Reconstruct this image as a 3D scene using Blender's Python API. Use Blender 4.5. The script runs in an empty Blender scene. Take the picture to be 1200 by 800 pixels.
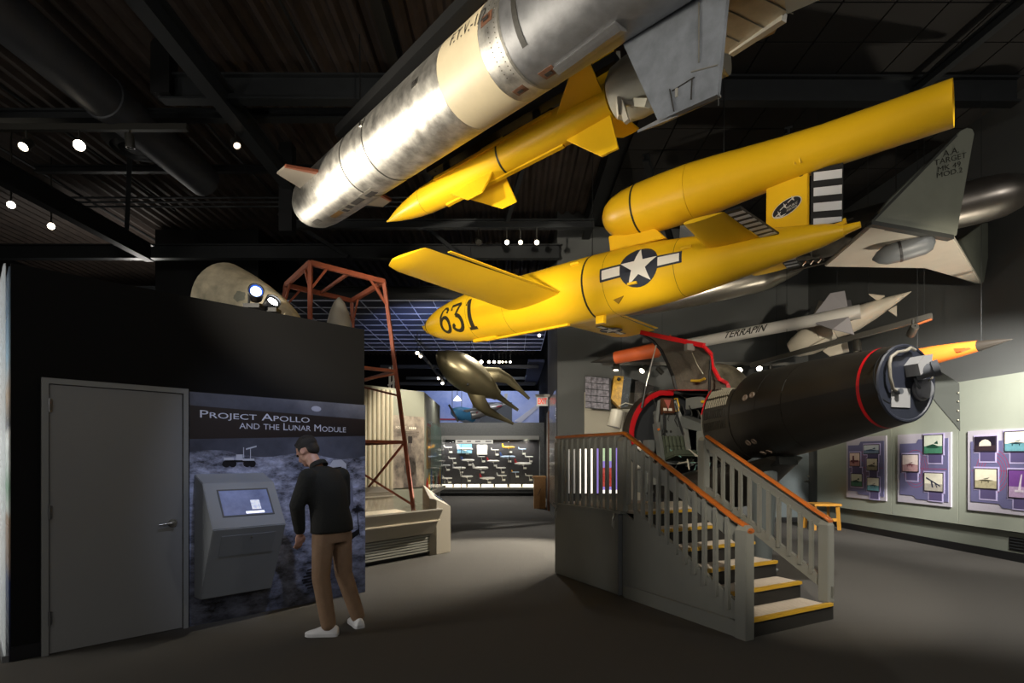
import bpy, bmesh, math, random
from mathutils import Vector, Matrix
random.seed(7)
SC = bpy.context.scene
COL = SC.collection
PI = math.pi

# ------------------------------------------------------------------ camera
FPX, CXP, HYP, CAMH = 632.0, 600.0, 536.0, 1.55      # focal in px (of 1200), horizon row, eye height
cam = bpy.data.cameras.new('camera'); camo = bpy.data.objects.new('camera', cam); COL.objects.link(camo)
camo.location = (0, 0, CAMH); camo.rotation_euler = (PI/2, 0, 0)
cam.sensor_width = 36; cam.lens = 36*FPX/1200; cam.shift_y = (HYP-400)/1200
cam.clip_start = .05; cam.clip_end = 200
SC.camera = camo

# ------------------------------------------------------------------ world + exposure
w = bpy.data.worlds.new('dim_hall'); SC.world = w; w.use_nodes = True
w.node_tree.nodes['Background'].inputs[0].default_value = (.9, .95, 1, 1)
w.node_tree.nodes['Background'].inputs[1].default_value = .022
SC.view_settings.view_transform = 'Standard'; SC.view_settings.look = 'None'
SC.view_settings.exposure = 0.0; SC.view_settings.gamma = 1; SC.view_settings.use_curve_mapping = False

WARM = (1, .90, .74); NEUT = (1, .95, .88); COOL = (.62, .72, 1)
def spot(loc, target, power, deg=40, blend=.5, size=.08, col=WARM):
    l = bpy.data.lights.new('spot_lamp', 'SPOT'); l.energy = power; l.spot_size = math.radians(deg); l.spot_blend = blend
    l.shadow_soft_size = size; l.color = col
    o = bpy.data.objects.new('spot_lamp', l); COL.objects.link(o); o.location = loc
    o.rotation_euler = (Vector(target)-Vector(loc)).to_track_quat('-Z', 'Y').to_euler()
    return o
def area(loc, target, power, sx, sy, col=NEUT):
    l = bpy.data.lights.new('area_lamp', 'AREA'); l.energy = power; l.shape = 'RECTANGLE'; l.size = sx; l.size_y = sy; l.color = col
    o = bpy.data.objects.new('area_lamp', l); COL.objects.link(o); o.location = loc
    o.rotation_euler = (Vector(target)-Vector(loc)).to_track_quat('-Z', 'Y').to_euler()
    return o
def lamp(loc, power, r=.35, col=NEUT):
    l = bpy.data.lights.new('fill_lamp', 'POINT'); l.energy = power; l.shadow_soft_size = r; l.color = col
    o = bpy.data.objects.new('fill_lamp', l); COL.objects.link(o); o.location = loc; return o
# unseen fill lamps added about the hall to lift its ambient light
for p, e in (((-3.2, -3.6, 4.0), 170), ((2.2, -3.8, 4.0), 185), ((-.5, -2.0, 5.8), 50), ((7.0, 1.0, 5.6), 150), ((-8.5, 3.0, 5.4), 110), ((-9.5, 14, 5.5), 90)): lamp(p, e)
# unseen spots added to light single exhibits, most outside the frame (lamps seen are built further down with their heads)
spot((-9.0, 8.1, 3.5), (-1.2, 5.5, 4.8), 5200, 26, .8, .5)       # on the silver nose
spot((-9.5, 13.0, 2.5), (-2.4, 7.4, 5.0), 1500, 16, .8, .3)      # silver nose end, from behind the block
spot((1.2, -1.5, 3.0), (.2, 4.6, 4.6), 520, 40, .7)              # silver midbody
spot((-3.0, .6, 2.6), (-.7, 8.4, 3.8), 3000, 34, .6)             # yellow drone nose and wing
spot((2.0, -1.0, 3.4), (1.6, 6.6, 4.0), 380, 40, .7)             # yellow drone tail and jet
spot((.5, -.8, .35), (.8, 8.4, 3.8), 1100, 28, .7)              # unseen low spot added to brighten the yellow drone's underside
spot((-1.0, -1.2, 3.6), (-.3, 6.6, 5.0), 1000, 28, .6)           # yellow missile
spot((6.6, 6.3, 1.0), (5.6, 7.4, 4.5), 330, 60, .7)              # delta target drone from below
spot((3.6, 1.5, 2.6), (6.2, 9.2, 3.9), 1500, 22, .6)             # white rockets
spot((2.9, 2.6, 2.2), (3.6, 9.9, 3.85), 1100, 22, .6)            # lettered rocket
spot((6.2, 5.2, 3.9), (7.35, 11.4, 1.25), 2300, 50, .8, col=NEUT) # panels on the right wall
spot((6.3, 4.2, 3.9), (7.6, 8.2, 1.2), 1200, 52, .8, col=NEUT)
spot((1.0, -1.6, 5.4), (3.1, 5.6, .8), 2600, 21, .6)             # stair
spot((-1.0, 2.0, 4.2), (2.9, 9.0, 1.9), 1700, 22, .7)            # cockpit
spot((4.6, 2.6, 6.4), (5.4, 7.2, 0), 2300, 56, .8, col=NEUT)     # floor at right
spot((-.2, 13.2, 5.3), (-.2, 10.4, 0), 1000, 64, .8, col=NEUT)    # passage floor
spot((-1.0, 18.6, 5.3), (-.8, 17.4, 0), 900, 90, .8, col=NEUT)     # far end of the passage
# ------------------------------------------------------------------ pixel helpers (real distance Y is always given)
def at(px, py, Y): return Vector(((px-CXP)/FPX*Y, Y, CAMH-(py-HYP)/FPX*Y))
def gnd(px, py): return at(px, py, FPX*CAMH/(py-HYP))
def V(*a): return Vector(a)
Z = V(0, 0, 1)

# ------------------------------------------------------------------ materials
_M = {}
def s2l(h):
    h = h.lstrip('#'); r = [int(h[i:i+2], 16)/255 for i in (0, 2, 4)]
    return tuple(c/12.92 if c <= .04045 else ((c+.055)/1.055)**2.4 for c in r)
def mat(name, col, rough=.5, metal=0., noise=None, bump=None, emit=0., alpha=1., spec=.5, trans=0., coat=0.):
    """noise=(scale, amount[, colour2]) mottles the colour, bump=(scale, strength) roughens the surface"""
    if name in _M: return _M[name]
    m = bpy.data.materials.new(name); m.use_nodes = True; nt = m.node_tree; b = nt.nodes['Principled BSDF']
    c = s2l(col) if isinstance(col, str) else col
    b.inputs['Base Color'].default_value = (*c, 1); b.inputs['Roughness'].default_value = rough
    b.inputs['Metallic'].default_value = metal; b.inputs['Specular IOR Level'].default_value = spec
    b.inputs['Alpha'].default_value = alpha; b.inputs['Transmission Weight'].default_value = trans; b.inputs['Coat Weight'].default_value = coat
    if emit:
        b.inputs['Emission Color'].default_value = (*c, 1); b.inputs['Emission Strength'].default_value = emit
    tc = nt.nodes.new('ShaderNodeTexCoord')
    if noise:
        n = nt.nodes.new('ShaderNodeTexNoise'); n.inputs['Scale'].default_value = noise[0]; n.inputs['Detail'].default_value = 6
        n.inputs['Roughness'].default_value = .62
        nt.links.new(tc.outputs['Object'], n.inputs['Vector'])
        r = nt.nodes.new('ShaderNodeValToRGB'); r.color_ramp.elements[0].position = .32; r.color_ramp.elements[1].position = .68
        c2 = s2l(noise[2]) if len(noise) > 2 else tuple(x*(1-noise[1]) for x in c)
        r.color_ramp.elements[0].color = (*c2, 1); r.color_ramp.elements[1].color = (*c, 1)
        nt.links.new(n.outputs[0], r.inputs[0]); nt.links.new(r.outputs[0], b.inputs['Base Color'])
        if metal > .5:
            mr = nt.nodes.new('ShaderNodeMapRange'); mr.inputs[3].default_value = rough*.75; mr.inputs[4].default_value = min(1, rough*1.3)
            nt.links.new(n.outputs[0], mr.inputs[0]); nt.links.new(mr.outputs[0], b.inputs['Roughness'])
    if bump:
        n2 = nt.nodes.new('ShaderNodeTexNoise'); n2.inputs['Scale'].default_value = bump[0]; n2.inputs['Detail'].default_value = 4
        nt.links.new(tc.outputs['Object'], n2.inputs['Vector'])
        bp = nt.nodes.new('ShaderNodeBump'); bp.inputs['Strength'].default_value = bump[1]; bp.inputs['Distance'].default_value = .02
        nt.links.new(n2.outputs[0], bp.inputs['Height']); nt.links.new(bp.outputs[0], b.inputs['Normal'])
    _M[name] = m; return m

# ------------------------------------------------------------------ mesh builder, always in world metres
class MB:
    def __init__(s): s.v = []; s.f = []
    def add(s, vs, fs):
        o = len(s.v); s.v += [Vector(p) for p in vs]; s.f += [[i+o for i in f] for f in fs]; return s
    def box(s, c, size, ax=None):
        """ax = (right, forward, up) unit vectors"""
        c = Vector(c); X, Y, Zz = ax if ax else (V(1, 0, 0), V(0, 1, 0), Z)
        a, b, d = size[0]/2, size[1]/2, size[2]/2
        vs = [c+X*a*i+Y*b*j+Zz*d*k for k in (-1, 1) for j in (-1, 1) for i in (-1, 1)]
        return s.add(vs, [[0, 2, 3, 1], [4, 5, 7, 6], [0, 1, 5, 4], [2, 6, 7, 3], [0, 4, 6, 2], [1, 3, 7, 5]])
    def box2(s, a, b):
        a, b = Vector(a), Vector(b); return s.box((a+b)/2, [abs(x) for x in (b-a)])
    def bar(s, p, q, wd, ht, up=Z):
        p, q = Vector(p), Vector(q); d = (q-p); L = d.length; d.normalize()
        r = d.cross(up)
        if r.length < 1e-4: r = d.cross(V(0, 1, 0))
        r.normalize(); u = r.cross(d)
        return s.box((p+q)/2, (wd, L, ht), (r, d, u))
    def loft(s, rings, cap=True, closed=True):
        n = len(rings[0]); o = len(s.v)
        for r in rings: s.v += [Vector(p) for p in r]
        m = n if closed else n-1
        for i in range(len(rings)-1):
            for j in range(m):
                a = o+i*n+j; b = o+i*n+(j+1) % n; s.f.append([a, b, b+n, a+n])
        if cap and closed:
            s.f.append([o+j for j in range(n)][::-1]); s.f.append([o+(len(rings)-1)*n+j for j in range(n)])
        return s
    def tube(s, pts, r, n=8, cap=True):
        pts = [Vector(p) for p in pts]; rings = []; up = None
        for i, p in enumerate(pts):
            d = (pts[min(i+1, len(pts)-1)]-pts[max(i-1, 0)]).normalized()
            if up is None: up = d.orthogonal().normalized()
            up = (up-d*up.dot(d)).normalized(); w_ = d.cross(up)
            rr = r[i] if isinstance(r, (list, tuple)) else r
            rings.append([p+up*math.cos(2*PI*k/n)*rr+w_*math.sin(2*PI*k/n)*rr for k in range(n)])
        return s.loft(rings, cap)
    def lathe(s, o, d, prof, n=32, up=Z, cap=True):
        """prof = [(distance along d, radius)]"""
        o = Vector(o); d = Vector(d).normalized(); x = d.cross(up)
        if x.length < 1e-3: x = d.cross(V(1, 0, 0))
        x.normalize(); y = x.cross(d).normalized()
        rings = [[o+d*t+(x*math.cos(2*PI*k/n)+y*math.sin(2*PI*k/n))*max(r, 1e-4) for k in range(n)] for t, r in prof]
        return s.loft(rings, cap)
    def prism(s, poly, off):
        n = len(poly); off = Vector(off); p = [Vector(q) for q in poly]
        fs = [list(range(n))[::-1], [n+i for i in range(n)]]+[[i, (i+1) % n, n+(i+1) % n, n+i] for i in range(n)]
        return s.add(p+[q+off for q in p], fs)
    def plate(s, poly, th):
        """polygon of world points given a thickness th, centred on the polygon's plane"""
        p = [Vector(q) for q in poly]; n = V(0, 0, 0); c = sum(p, V(0, 0, 0))/len(p)
        for i in range(len(p)): n += (p[i]-c).cross(p[(i+1) % len(p)]-c)
        n.normalize(); return s.prism([q-n*th/2 for q in p], n*th)
    def patch(s, grid, th=0):
        """grid of points, given a thickness th"""
        h, w_ = len(grid), len(grid[0]); P = [[Vector(p) for p in r] for r in grid]; N = []
        for i in range(h):
            row = []
            for j in range(w_):
                du = P[i][min(j+1, w_-1)]-P[i][max(j-1, 0)]; dv = P[min(i+1, h-1)][j]-P[max(i-1, 0)][j]
                row.append(du.cross(dv).normalized())
            N.append(row)
        idx = lambda k, i, j: k*h*w_+i*w_+j
        vs = [P[i][j] for i in range(h) for j in range(w_)]
        fs = [[idx(0, i, j), idx(0, i, j+1), idx(0, i+1, j+1), idx(0, i+1, j)] for i in range(h-1) for j in range(w_-1)]
        if th:
            vs += [P[i][j]+N[i][j]*th for i in range(h) for j in range(w_)]
            fs += [[idx(1, i, j), idx(1, i+1, j), idx(1, i+1, j+1), idx(1, i, j+1)] for i in range(h-1) for j in range(w_-1)]
            for i in range(h-1):
                for j in (0, w_-1): fs.append([idx(0, i, j), idx(0, i+1, j), idx(1, i+1, j), idx(1, i, j)])
            for j in range(w_-1):
                for i in (0, h-1): fs.append([idx(0, i, j), idx(0, i, j+1), idx(1, i, j+1), idx(1, i, j)])
        return s.add(vs, fs)
    def ball(s, c, r, n=12, m=8, sc=(1, 1, 1), ax=None):
        c = Vector(c); X, Y, Zz = ax if ax else (V(1, 0, 0), V(0, 1, 0), Z)
        rings = []
        for i in range(m+1):
            th = PI*i/m; rr = max(math.sin(th), .001)*r; z = math.cos(th)*r
            rings.append([c+X*rr*math.cos(2*PI*k/n)*sc[0]+Y*rr*math.sin(2*PI*k/n)*sc[1]+Zz*z*sc[2] for k in range(n)])
        return s.loft(rings)
    def wing(s, secs, n=9):
        """secs = [(leading point, trailing point, thickness, up vector)]: an airfoil section at each, lofted"""
        rings = []
        for le, te, th, up in secs:
            le, te = Vector(le), Vector(te); up = Vector(up).normalized(); ring = []
            prof = []
            for i in range(n):
                x = .5*(1-math.cos(PI*i/(n-1)))
                y = 5*(.2969*math.sqrt(x)-.126*x-.3516*x*x+.2843*x**3-.1036*x**4)
                prof.append((x, y))
            ring = [le.lerp(te, x)+up*y*th for x, y in prof[::-1]]+[le.lerp(te, x)-up*y*th for x, y in prof[1:-1]]
            rings.append(ring)
        return s.loft(rings)
    def build(s, name, m, parent=None, smooth=None, bev=0, cat=None):
        base = BASE.get(parent.name, V(0, 0, 0)) if parent else V(0, 0, 0)
        me = bpy.data.meshes.new(name); me.from_pydata([p-base for p in s.v], [], s.f); me.update()
        bm = bmesh.new(); bm.from_mesh(me); bmesh.ops.recalc_face_normals(bm, faces=bm.faces)
        if bev:
            ed = [e for e in bm.edges if len(e.link_faces) == 2 and e.calc_face_angle(0) > .6]
            bmesh.ops.bevel(bm, geom=ed, offset=bev, segments=2, affect='EDGES', clamp_overlap=True)
        bm.to_mesh(me); bm.free()
        if smooth is not None:
            me.polygons.foreach_set('use_smooth', [True]*len(me.polygons)); me.set_sharp_from_angle(angle=math.radians(smooth))
        me.materials.append(m)
        o = bpy.data.objects.new(name, me); COL.objects.link(o)
        if parent: o.parent = parent; BASE[o.name] = base
        return o
BASE = {}
def thing(name, label, cat, loc, group=None):
    o = bpy.data.objects.new(name, None); COL.objects.link(o); o.location = Vector(loc); o.empty_display_size = .1
    BASE[o.name] = Vector(loc); return tag(o, label, cat, group)
def tag(o, label, cat, group=None):
    o['label'] = label; o['category'] = cat
    if group: o['group'] = group
    return o
def struct(o): o['kind'] = 'structure'; return o
def lab(o, text): o['label'] = text; return o

# ------------------------------------------------------------------ flat print: letters and roundels as thin geometry
def text_mesh(body, small=False, bold=0.0):
    c = bpy.data.curves.new('letters', 'FONT'); c.body = body; c.size = 1; c.offset = bold; c.resolution_u = 3
    if small:
        c.small_caps_scale = .76
        for i, ch in enumerate(body):
            if ch.islower(): c.body_format[i].use_small_caps = True
    o = bpy.data.objects.new('letters', c); COL.objects.link(o)
    dg = bpy.context.evaluated_depsgraph_get(); dg.update()
    me = bpy.data.meshes.new_from_object(o.evaluated_get(dg)); bpy.data.objects.remove(o)
    return me
def print_mesh(me, fn, name, m, parent, box=None, cuts=0):
    """me in its own xy plane is scaled to fill box=(u0,v0,u1,v1) and laid on the surface by fn(u,v)"""
    bm = bmesh.new(); bm.from_mesh(me); bmesh.ops.triangulate(bm, faces=bm.faces)
    xs = [v.co.x for v in bm.verts]; ys = [v.co.y for v in bm.verts]; x0, x1, y0, y1 = min(xs), max(xs), min(ys), max(ys)
    if box:
        for v in bm.verts:
            v.co.x = box[0]+(v.co.x-x0)/(x1-x0)*(box[2]-box[0]); v.co.y = box[1]+(v.co.y-y0)/(y1-y0)*(box[3]-box[1]); v.co.z = 0
        x0, y0, x1, y1 = box
    for k in range(1, cuts):
        bmesh.ops.bisect_plane(bm, geom=bm.verts[:]+bm.edges[:]+bm.faces[:], plane_co=(0, y0+(y1-y0)*k/cuts, 0), plane_no=(0, 1, 0))
        bmesh.ops.bisect_plane(bm, geom=bm.verts[:]+bm.edges[:]+bm.faces[:], plane_co=(x0+(x1-x0)*k/cuts, 0, 0), plane_no=(1, 0, 0))
    b = MB(); bm.verts.index_update()
    b.add([fn(v.co.x, v.co.y) for v in bm.verts], [[v.index for v in f.verts] for f in bm.faces]); bm.free()
    return b.build(name, m, parent)
def letters(body, fn, box, m, parent, small=False, cuts=0, bold=0.0, name='lettering'):
    return print_mesh(text_mesh(body, small, bold), fn, name, m, parent, box, cuts)
def poly_mesh(polys):
    me = bpy.data.meshes.new('print'); vs = []; fs = []
    for p in polys:
        fs.append([len(vs)+i for i in range(len(p))]); vs += [(x, y, 0) for x, y in p]
    me.from_pydata(vs, [], fs); return me
def star_poly(r, cx=0, cy=0, a0=PI/2, k=.382):
    return [(cx+math.cos(a0+PI*i/5)*(r if i % 2 == 0 else r*k), cy+math.sin(a0+PI*i/5)*(r if i % 2 == 0 else r*k)) for i in range(10)]
def circ_poly(r, cx=0, cy=0, n=32, ry=None): return [(cx+r*math.cos(2*PI*i/n), cy+(ry or r)*math.sin(2*PI*i/n)) for i in range(n)]
def rect_poly(x0, y0, x1, y1): return [(x0, y0), (x1, y0), (x1, y1), (x0, y1)]
def roundel(R, fn0, parent, cuts=6):
    """fn0(e) gives a surface map raised by e"""
    navy = mat('navy_paint', '#2a2f3a', .55); white = mat('insignia_white', '#e9e4d8', .55)
    print_mesh(poly_mesh([circ_poly(R), rect_poly(-2.1*R, -.32*R, 2.1*R, .32*R)]), fn0(.003), 'roundel', navy, parent, None, cuts)
    b1 = [rect_poly(-1.98*R, -.22*R, -.97*R, .22*R), rect_poly(.97*R, -.22*R, 1.98*R, .22*R)]
    print_mesh(poly_mesh([star_poly(R*.98)]+b1), fn0(.006), 'star', white, parent, None, cuts)
# ================================================================== THE HALL
carpet = mat('charcoal_carpet', '#62605c', .95, noise=(260, .5, '#343230'), bump=(420, .5), spec=.1)
wallgrey = mat('grey_wall_paint', '#595b5a', .7, noise=(1.2, .08))
wallblack = mat('black_wall_paint', '#0a0a0b', .85, bump=(150, .05), spec=.2)
deckm = mat('dark_corrugated_deck', '#4a3f38', .7, noise=(2.5, .45))
steel = mat('dark_painted_steel', '#26292b', .5, noise=(6, .25))
steelbk = mat('black_painted_steel', '#101112', .5)
tilem = mat('black_ceiling_tile', '#2b2927', .9, noise=(60, .25))
boardm = mat('pale_sage_board', '#9aa093', .6, noise=(3, .05))

struct(MB().box2((-15, -4.5, -.1), (8.6, 31, 0)).build('floor', carpet))
# right wall and back wall, turned 3.5 degrees like the building
RWD = V(.0612, -.998, 0).normalized(); RWN = V(-.998, -.0612, 0).normalized(); RWC = V(7.24, 13.18, 0)
def rwp(u, z, d=0): return RWC+RWD*u+RWN*d+Z*z
def rw_px(px, py, d=0):
    r = V((px-CXP)/FPX, 1, (HYP-py)/FPX); p0 = rwp(0, 0, d)-V(0, 0, CAMH)
    t = p0.dot(RWN)/r.dot(RWN); q = r*t+V(0, 0, CAMH); return (q-RWC).dot(RWD), q.z
struct(MB().prism([rwp(-.2, 0), rwp(18, 0), rwp(18, 0, -.2), rwp(-.2, 0, -.2)], Z*7.4).build('wall_right', wallgrey))
struct(MB().prism([rwp(.4, 0, .05), rwp(18, 0, .05), rwp(18, 0), rwp(.4, 0)], Z*.13).build('baseboard_right', steelbk))
struct(MB().prism([rwp(.35, .13, .04), rwp(18, .13, .04), rwp(18, .13), rwp(.35, .13)], Z*.3).build('trim_1', mat('sage_plinth', '#757a70', .6)))
us = [.5]+[rw_px(px, 560, .1)[0] for px in (1045, 1123)]; us += [us[-1]+1.42, us[-1]+2.85, us[-1]+4.3, us[-1]+5.7]
bw = bpy.data.objects['wall_right']
for a, b in zip(us[:-1], us[1:]):      # wall boards that carry the information panels, with open seams
    MB().prism([rwp(a+.006, .45, .1), rwp(b-.006, .45, .1), rwp(b-.006, .45, .002), rwp(a+.006, .45, .002)], Z*2.35).build('wall_board', boardm, bw)
vent = MB().prism([rwp(5.05, .16, .05), rwp(5.9, .16, .05), rwp(5.9, .16, .03), rwp(5.05, .16, .03)], Z*.2)
vo = vent.build('floor_vent', steelbk)
tag(vo, 'dark air vent slot low in the right wall plinth under the third panel', 'vent')
for k in range(4):
    MB().prism([rwp(5.07, .19+k*.045, .06), rwp(5.88, .19+k*.045, .06), rwp(5.88, .19+k*.045, .05), rwp(5.07, .19+k*.045, .05)], Z*.012).build('vent_slat', steel, vo)
BWX = V(.998, .0612, 0); BWN = V(.0612, -.998, 0); BW0 = V(1.1, 12.8, 0)
def bwp(s, z, d=0): return BW0+BWX*s+BWN*d+Z*z
struct(MB().prism([bwp(-.02, 0), bwp(6.3, 0), bwp(6.3, 0, -.2), bwp(-.02, 0, -.2)], Z*7.4).build('wall_back', wallgrey))
struct(MB().prism([bwp(0, 0, .03), bwp(6.1, 0, .03), bwp(6.1, 0), bwp(0, 0)], Z*.1).build('baseboard_back', steelbk))
# side wall running away on the left end of the back wall, with its glazed front
struct(MB().box2((1.1, 12.83, 0), (1.3, 16.6, 7.4)).build('wall_side', wallgrey))
o = struct(MB().box2((1.06, 16.0, .0), (1.1, 16.5, 2.9)).build('trim_2', mat('grey_jamb', '#8d8b84', .5)))
struct(MB().box2((1.04, 15.6, .0), (1.1, 15.75, 2.9)).build('trim_3', mat('brown_edge_trim', '#6b4227', .5)))
gl = thing('glazed_poster', 'tall glossy glazed poster frame on the side wall beyond the exit sign', 'poster', (1.09, 14.2, .3))
MB().box2((1.07, 13.06, .3), (1.1, 15.4, 3.2)).build('backing', mat('poster_grey', '#4c4a4a', .3, noise=(3, .7, '#b3aca3')), gl)
MB().box2((1.055, 13.06, .3), (1.062, 15.4, 3.2)).build('glass_pane', mat('poster_glass', '#ffffff', .03, trans=1., alpha=.25), gl)
struct(MB().box2((-14.9, 30.4, 0), (2, 30.6, 7.4)).build('wall_far', wallblack))
struct(MB().box2((-14.9, -4.4, 0), (-14.7, 30.5, 7.4)).build('wall_left', wallblack))
struct(MB().box2((-14.9, -4.4, 0), (8.5, -4.2, 7.4)).build('wall_near', wallblack))
struct(MB().box2((1.3, 13.2, 0), (1.5, 30.5, 7.4)).build('trim_4', wallblack))
# ceiling: corrugated deck on the left, black tiles on the right
ce = MB(); x = -14.9; k = 0; zz = [7.4, 7.32, 7.32, 7.4]; xs = []
while x < 1.9:
    for dx, z in ((0, 7.4), (.06, 7.32), (.12, 7.32), (.18, 7.4)): xs.append((x+dx, z))
    x += .25
ce.loft([[V(a, -4.5, b) for a, b in xs]+[V(xs[-1][0], -4.5, 7.6), V(xs[0][0], -4.5, 7.6)], [V(a, 30.6, b) for a, b in xs]+[V(xs[-1][0], 30.6, 7.6), V(xs[0][0], 30.6, 7.6)]])
struct(ce.build('ceiling', deckm))
tc_ = struct(MB().box2((1.8, -4.4, 7.06), (8.6, 13.6, 7.2)).build('trim_5', steelbk))
tl = None
for i in range(9):
    for j in range(11):
        X0, Y0 = 2.05+i*.64, 5.85+j*.62
        if tl is None: tl = MB().box2((X0, Y0, 7.0), (X0+.62, Y0+.6, 7.05)).build('ceiling_tile', tilem, tc_); base0 = (X0, Y0)
        else:
            c = tl.copy(); c.location = (X0-base0[0], Y0-base0[1], 0); COL.objects.link(c)
# girders and beams: each an I section
def ibeam(name, p, q, wd, ht, m=steel, num=None):
    p, q = V(*p), V(*q); b = MB()
    b.bar(p, q, wd, .03); b.bar(p+Z*ht, q+Z*ht, wd, .03); b.bar(p+Z*ht/2, q+Z*ht/2, .03, ht)
    return struct(b.build(name, m))
tn = 6
for p, q, wd, ht, m in [((-4.96, 7.64, 6.6), (7.2, 7.7, 6.6), .16, .34, steel), ((-10, 8.3, 6.75), (.8, 8.3, 6.75), .14, .12, steel),
                        ((-4.0, 4.0, 6.42), (-4.05, 9.8, 6.42), .2, .3, steel), ((-8.2, 5.0, 5.92), (-8.05, 12, 5.92), .18, .34, steelbk),
                        ((-4.3, 10.5, 6.02), (1.6, 10.5, 6.02), .12, .14, steel), ((-12, 12.6, 6.2), (1.1, 12.6, 6.2), .16, .3, steel), ((-12, 16, 6.3), (1.1, 16, 6.3), .16, .3, steel),
                        ((1.75, -2, 6.75), (1.75, 13, 6.75), .18, .3, steelbk), ((2.5, 5.8, 6.82), (2.4, 7.6, 6.82), .12, .14, steel), ((5.9, 5.5, 6.72), (5.7, 8.3, 6.72), .1, .12, steel),
                        ((-1.6, 4, 6.9), (-1.6, 12.4, 6.9), .14, .3, steelbk), ((-9, 10.2, 6.95), (-1, 10.2, 6.95), .1, .1, steelbk), ((2.2, 8.9, 6.45), (3.6, 11.9, 6.0), .1, .1, steel), ((3.9, 7.6, 6.1), (5.2, 10.8, 6.1), .1, .1, steel)]:
    ibeam('trim_%d' % tn, p, q, wd, ht, m); tn += 1
struct(MB().box((-4.1, 9.85, 6.45), (.24, .2, 1.6)).build('trim_%d' % tn, steelbk)); tn += 1
struct(MB().box((-4.9, 7.6, 7.0), (.26, .2, .75)).build('trim_%d' % tn, steelbk)); tn += 1
for a, b in (((-6.8, 9.6, 7.0), (-8, 11.2, 6.3)), ((-5.4, 12.5, 7.2), (-3.8, 12.5, 6.2)), ((.3, 9.6, 7.1), (-.1, 10.4, 6.1)), ((-2.4, 12.4, 7.2), (-1.2, 12.4, 6.2))):
    struct(MB().bar(a, b, .08, .08).build('trim_%d' % tn, steel)); tn += 1
d = MB(); d.lathe((-6.1, 3.5, 6.75), (.06, 1, -.01), [(0, .3), (1.95, .3), (1.96, .32), (2.02, .32), (2.03, .3), (4.2, .3), (4.21, .32), (4.27, .32), (4.28, .3), (6.5, .3)], 24)
tag(d.build('air_duct', mat('dull_duct', '#3a3c40', .55, noise=(4, .2)), smooth=40), 'big round grey air duct under the ceiling at upper left', 'duct')
df = thing('air_diffuser', 'round stepped air diffuser disc below the corrugated ceiling', 'diffuser', (-6.55, 9.4, 6.9))
MB().lathe((-6.55, 9.4, 6.9), (0, 0, 1), [(0, .02), (0, .16), (.05, .16), (.05, .24), (0, .26), (.06, .34), (.06, .36), (0, .38), (.1, .5), (.1, .48), (.38, .2), (.38, .01)], 28).build('cone', steel, df, smooth=30)
for i, (x0, y0, z0, y1) in enumerate(((-7.6, 5.2, 7.05, 12), (-2.9, 4.2, 7.2, 12), (-5.2, 8.2, 7.2, 13), (-9.2, 8, 7.1, 14))):
    struct(MB().tube([(x0, y0, z0), (x0+.1, y1, z0)], .025, 6).build('trim_%d' % tn, steel)); tn += 1
for k in range(3):
    struct(MB().tube([(-9, 10.9, 6.62+k*.09), (-2, 10.9, 6.62+k*.09)], .02, 6).build('trim_%d' % tn, steel)); tn += 1
# lowered grid ceiling over the passage to the next gallery
sof = struct(MB().box2((-6.4, 13.75, 5.6), (1.08, 20.2, 5.75)).build('trim_%d' % tn, steelbk)); tn += 1
sm = mat('slate_soffit_tile', '#454a5c', .8, noise=(2, .2)); tl = None
for i in range(12):
    for j in range(10):
        X0, Y0 = -6.36+i*.62, 13.8+j*.64
        if tl is None: tl = MB().box2((X0+.005, Y0+.005, 5.575), (X0+.615, Y0+.635, 5.61)).build('soffit_tile', sm, sof); b0 = (X0, Y0)
        else:
            c = tl.copy(); c.location = (X0-b0[0], Y0-b0[1], 0); COL.objects.link(c)
gb = MB()
for i in range(13): gb.box2((-6.37+i*.62, 13.78, 5.55), (-6.355+i*.62, 20.2, 5.575))
for j in range(11): gb.box2((-6.4, 13.785+j*.64, 5.55), (1.08, 13.80+j*.64, 5.574))
o = gb.build('grid_bars', mat('soffit_bar', '#c5cbe0', .4), sof); o['kind'] = 'stuff'
struct(MB().box2((-9, 13.6, 5.5), (-6.4, 20.2, 7.3)).build('trim_%d' % tn, steelbk)); tn += 1
so2 = struct(MB().box2((.62, 20.6, 5.2), (1.25, 27, 5.3)).build('trim_%d' % tn, sm)); tn += 1
spot((-2.2, 13.3, 3.0), (-1.6, 16.8, 5.6), 420, 90, .8, col=(.45, .55, 1))

# ------------------------------------------------------------------ the black exhibit block on the left, at 45 degrees
AB0 = V(-3.81, 4.10, 0); ABU = V(.7004, .71375, 0); ABN = V(.71375, -.7004, 0); ABL = 3.0; ABH = 3.03
def abp(s, z, d=0): return AB0+ABU*s+ABN*d+Z*z
blk = struct(MB().prism([abp(0, 0), abp(ABL, 0), abp(ABL, 0, -3.2), abp(0, 0, -3.2)], Z*ABH).build('wall_exhibit', wallblack))
struct(MB().prism([abp(0, 0, .012), abp(.17, 0, .012), abp(.17, 0), abp(0, 0)], Z*.11).build('baseboard_exhibit', mat('vinyl_skirt', '#0c0c12', .4)))
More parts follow.
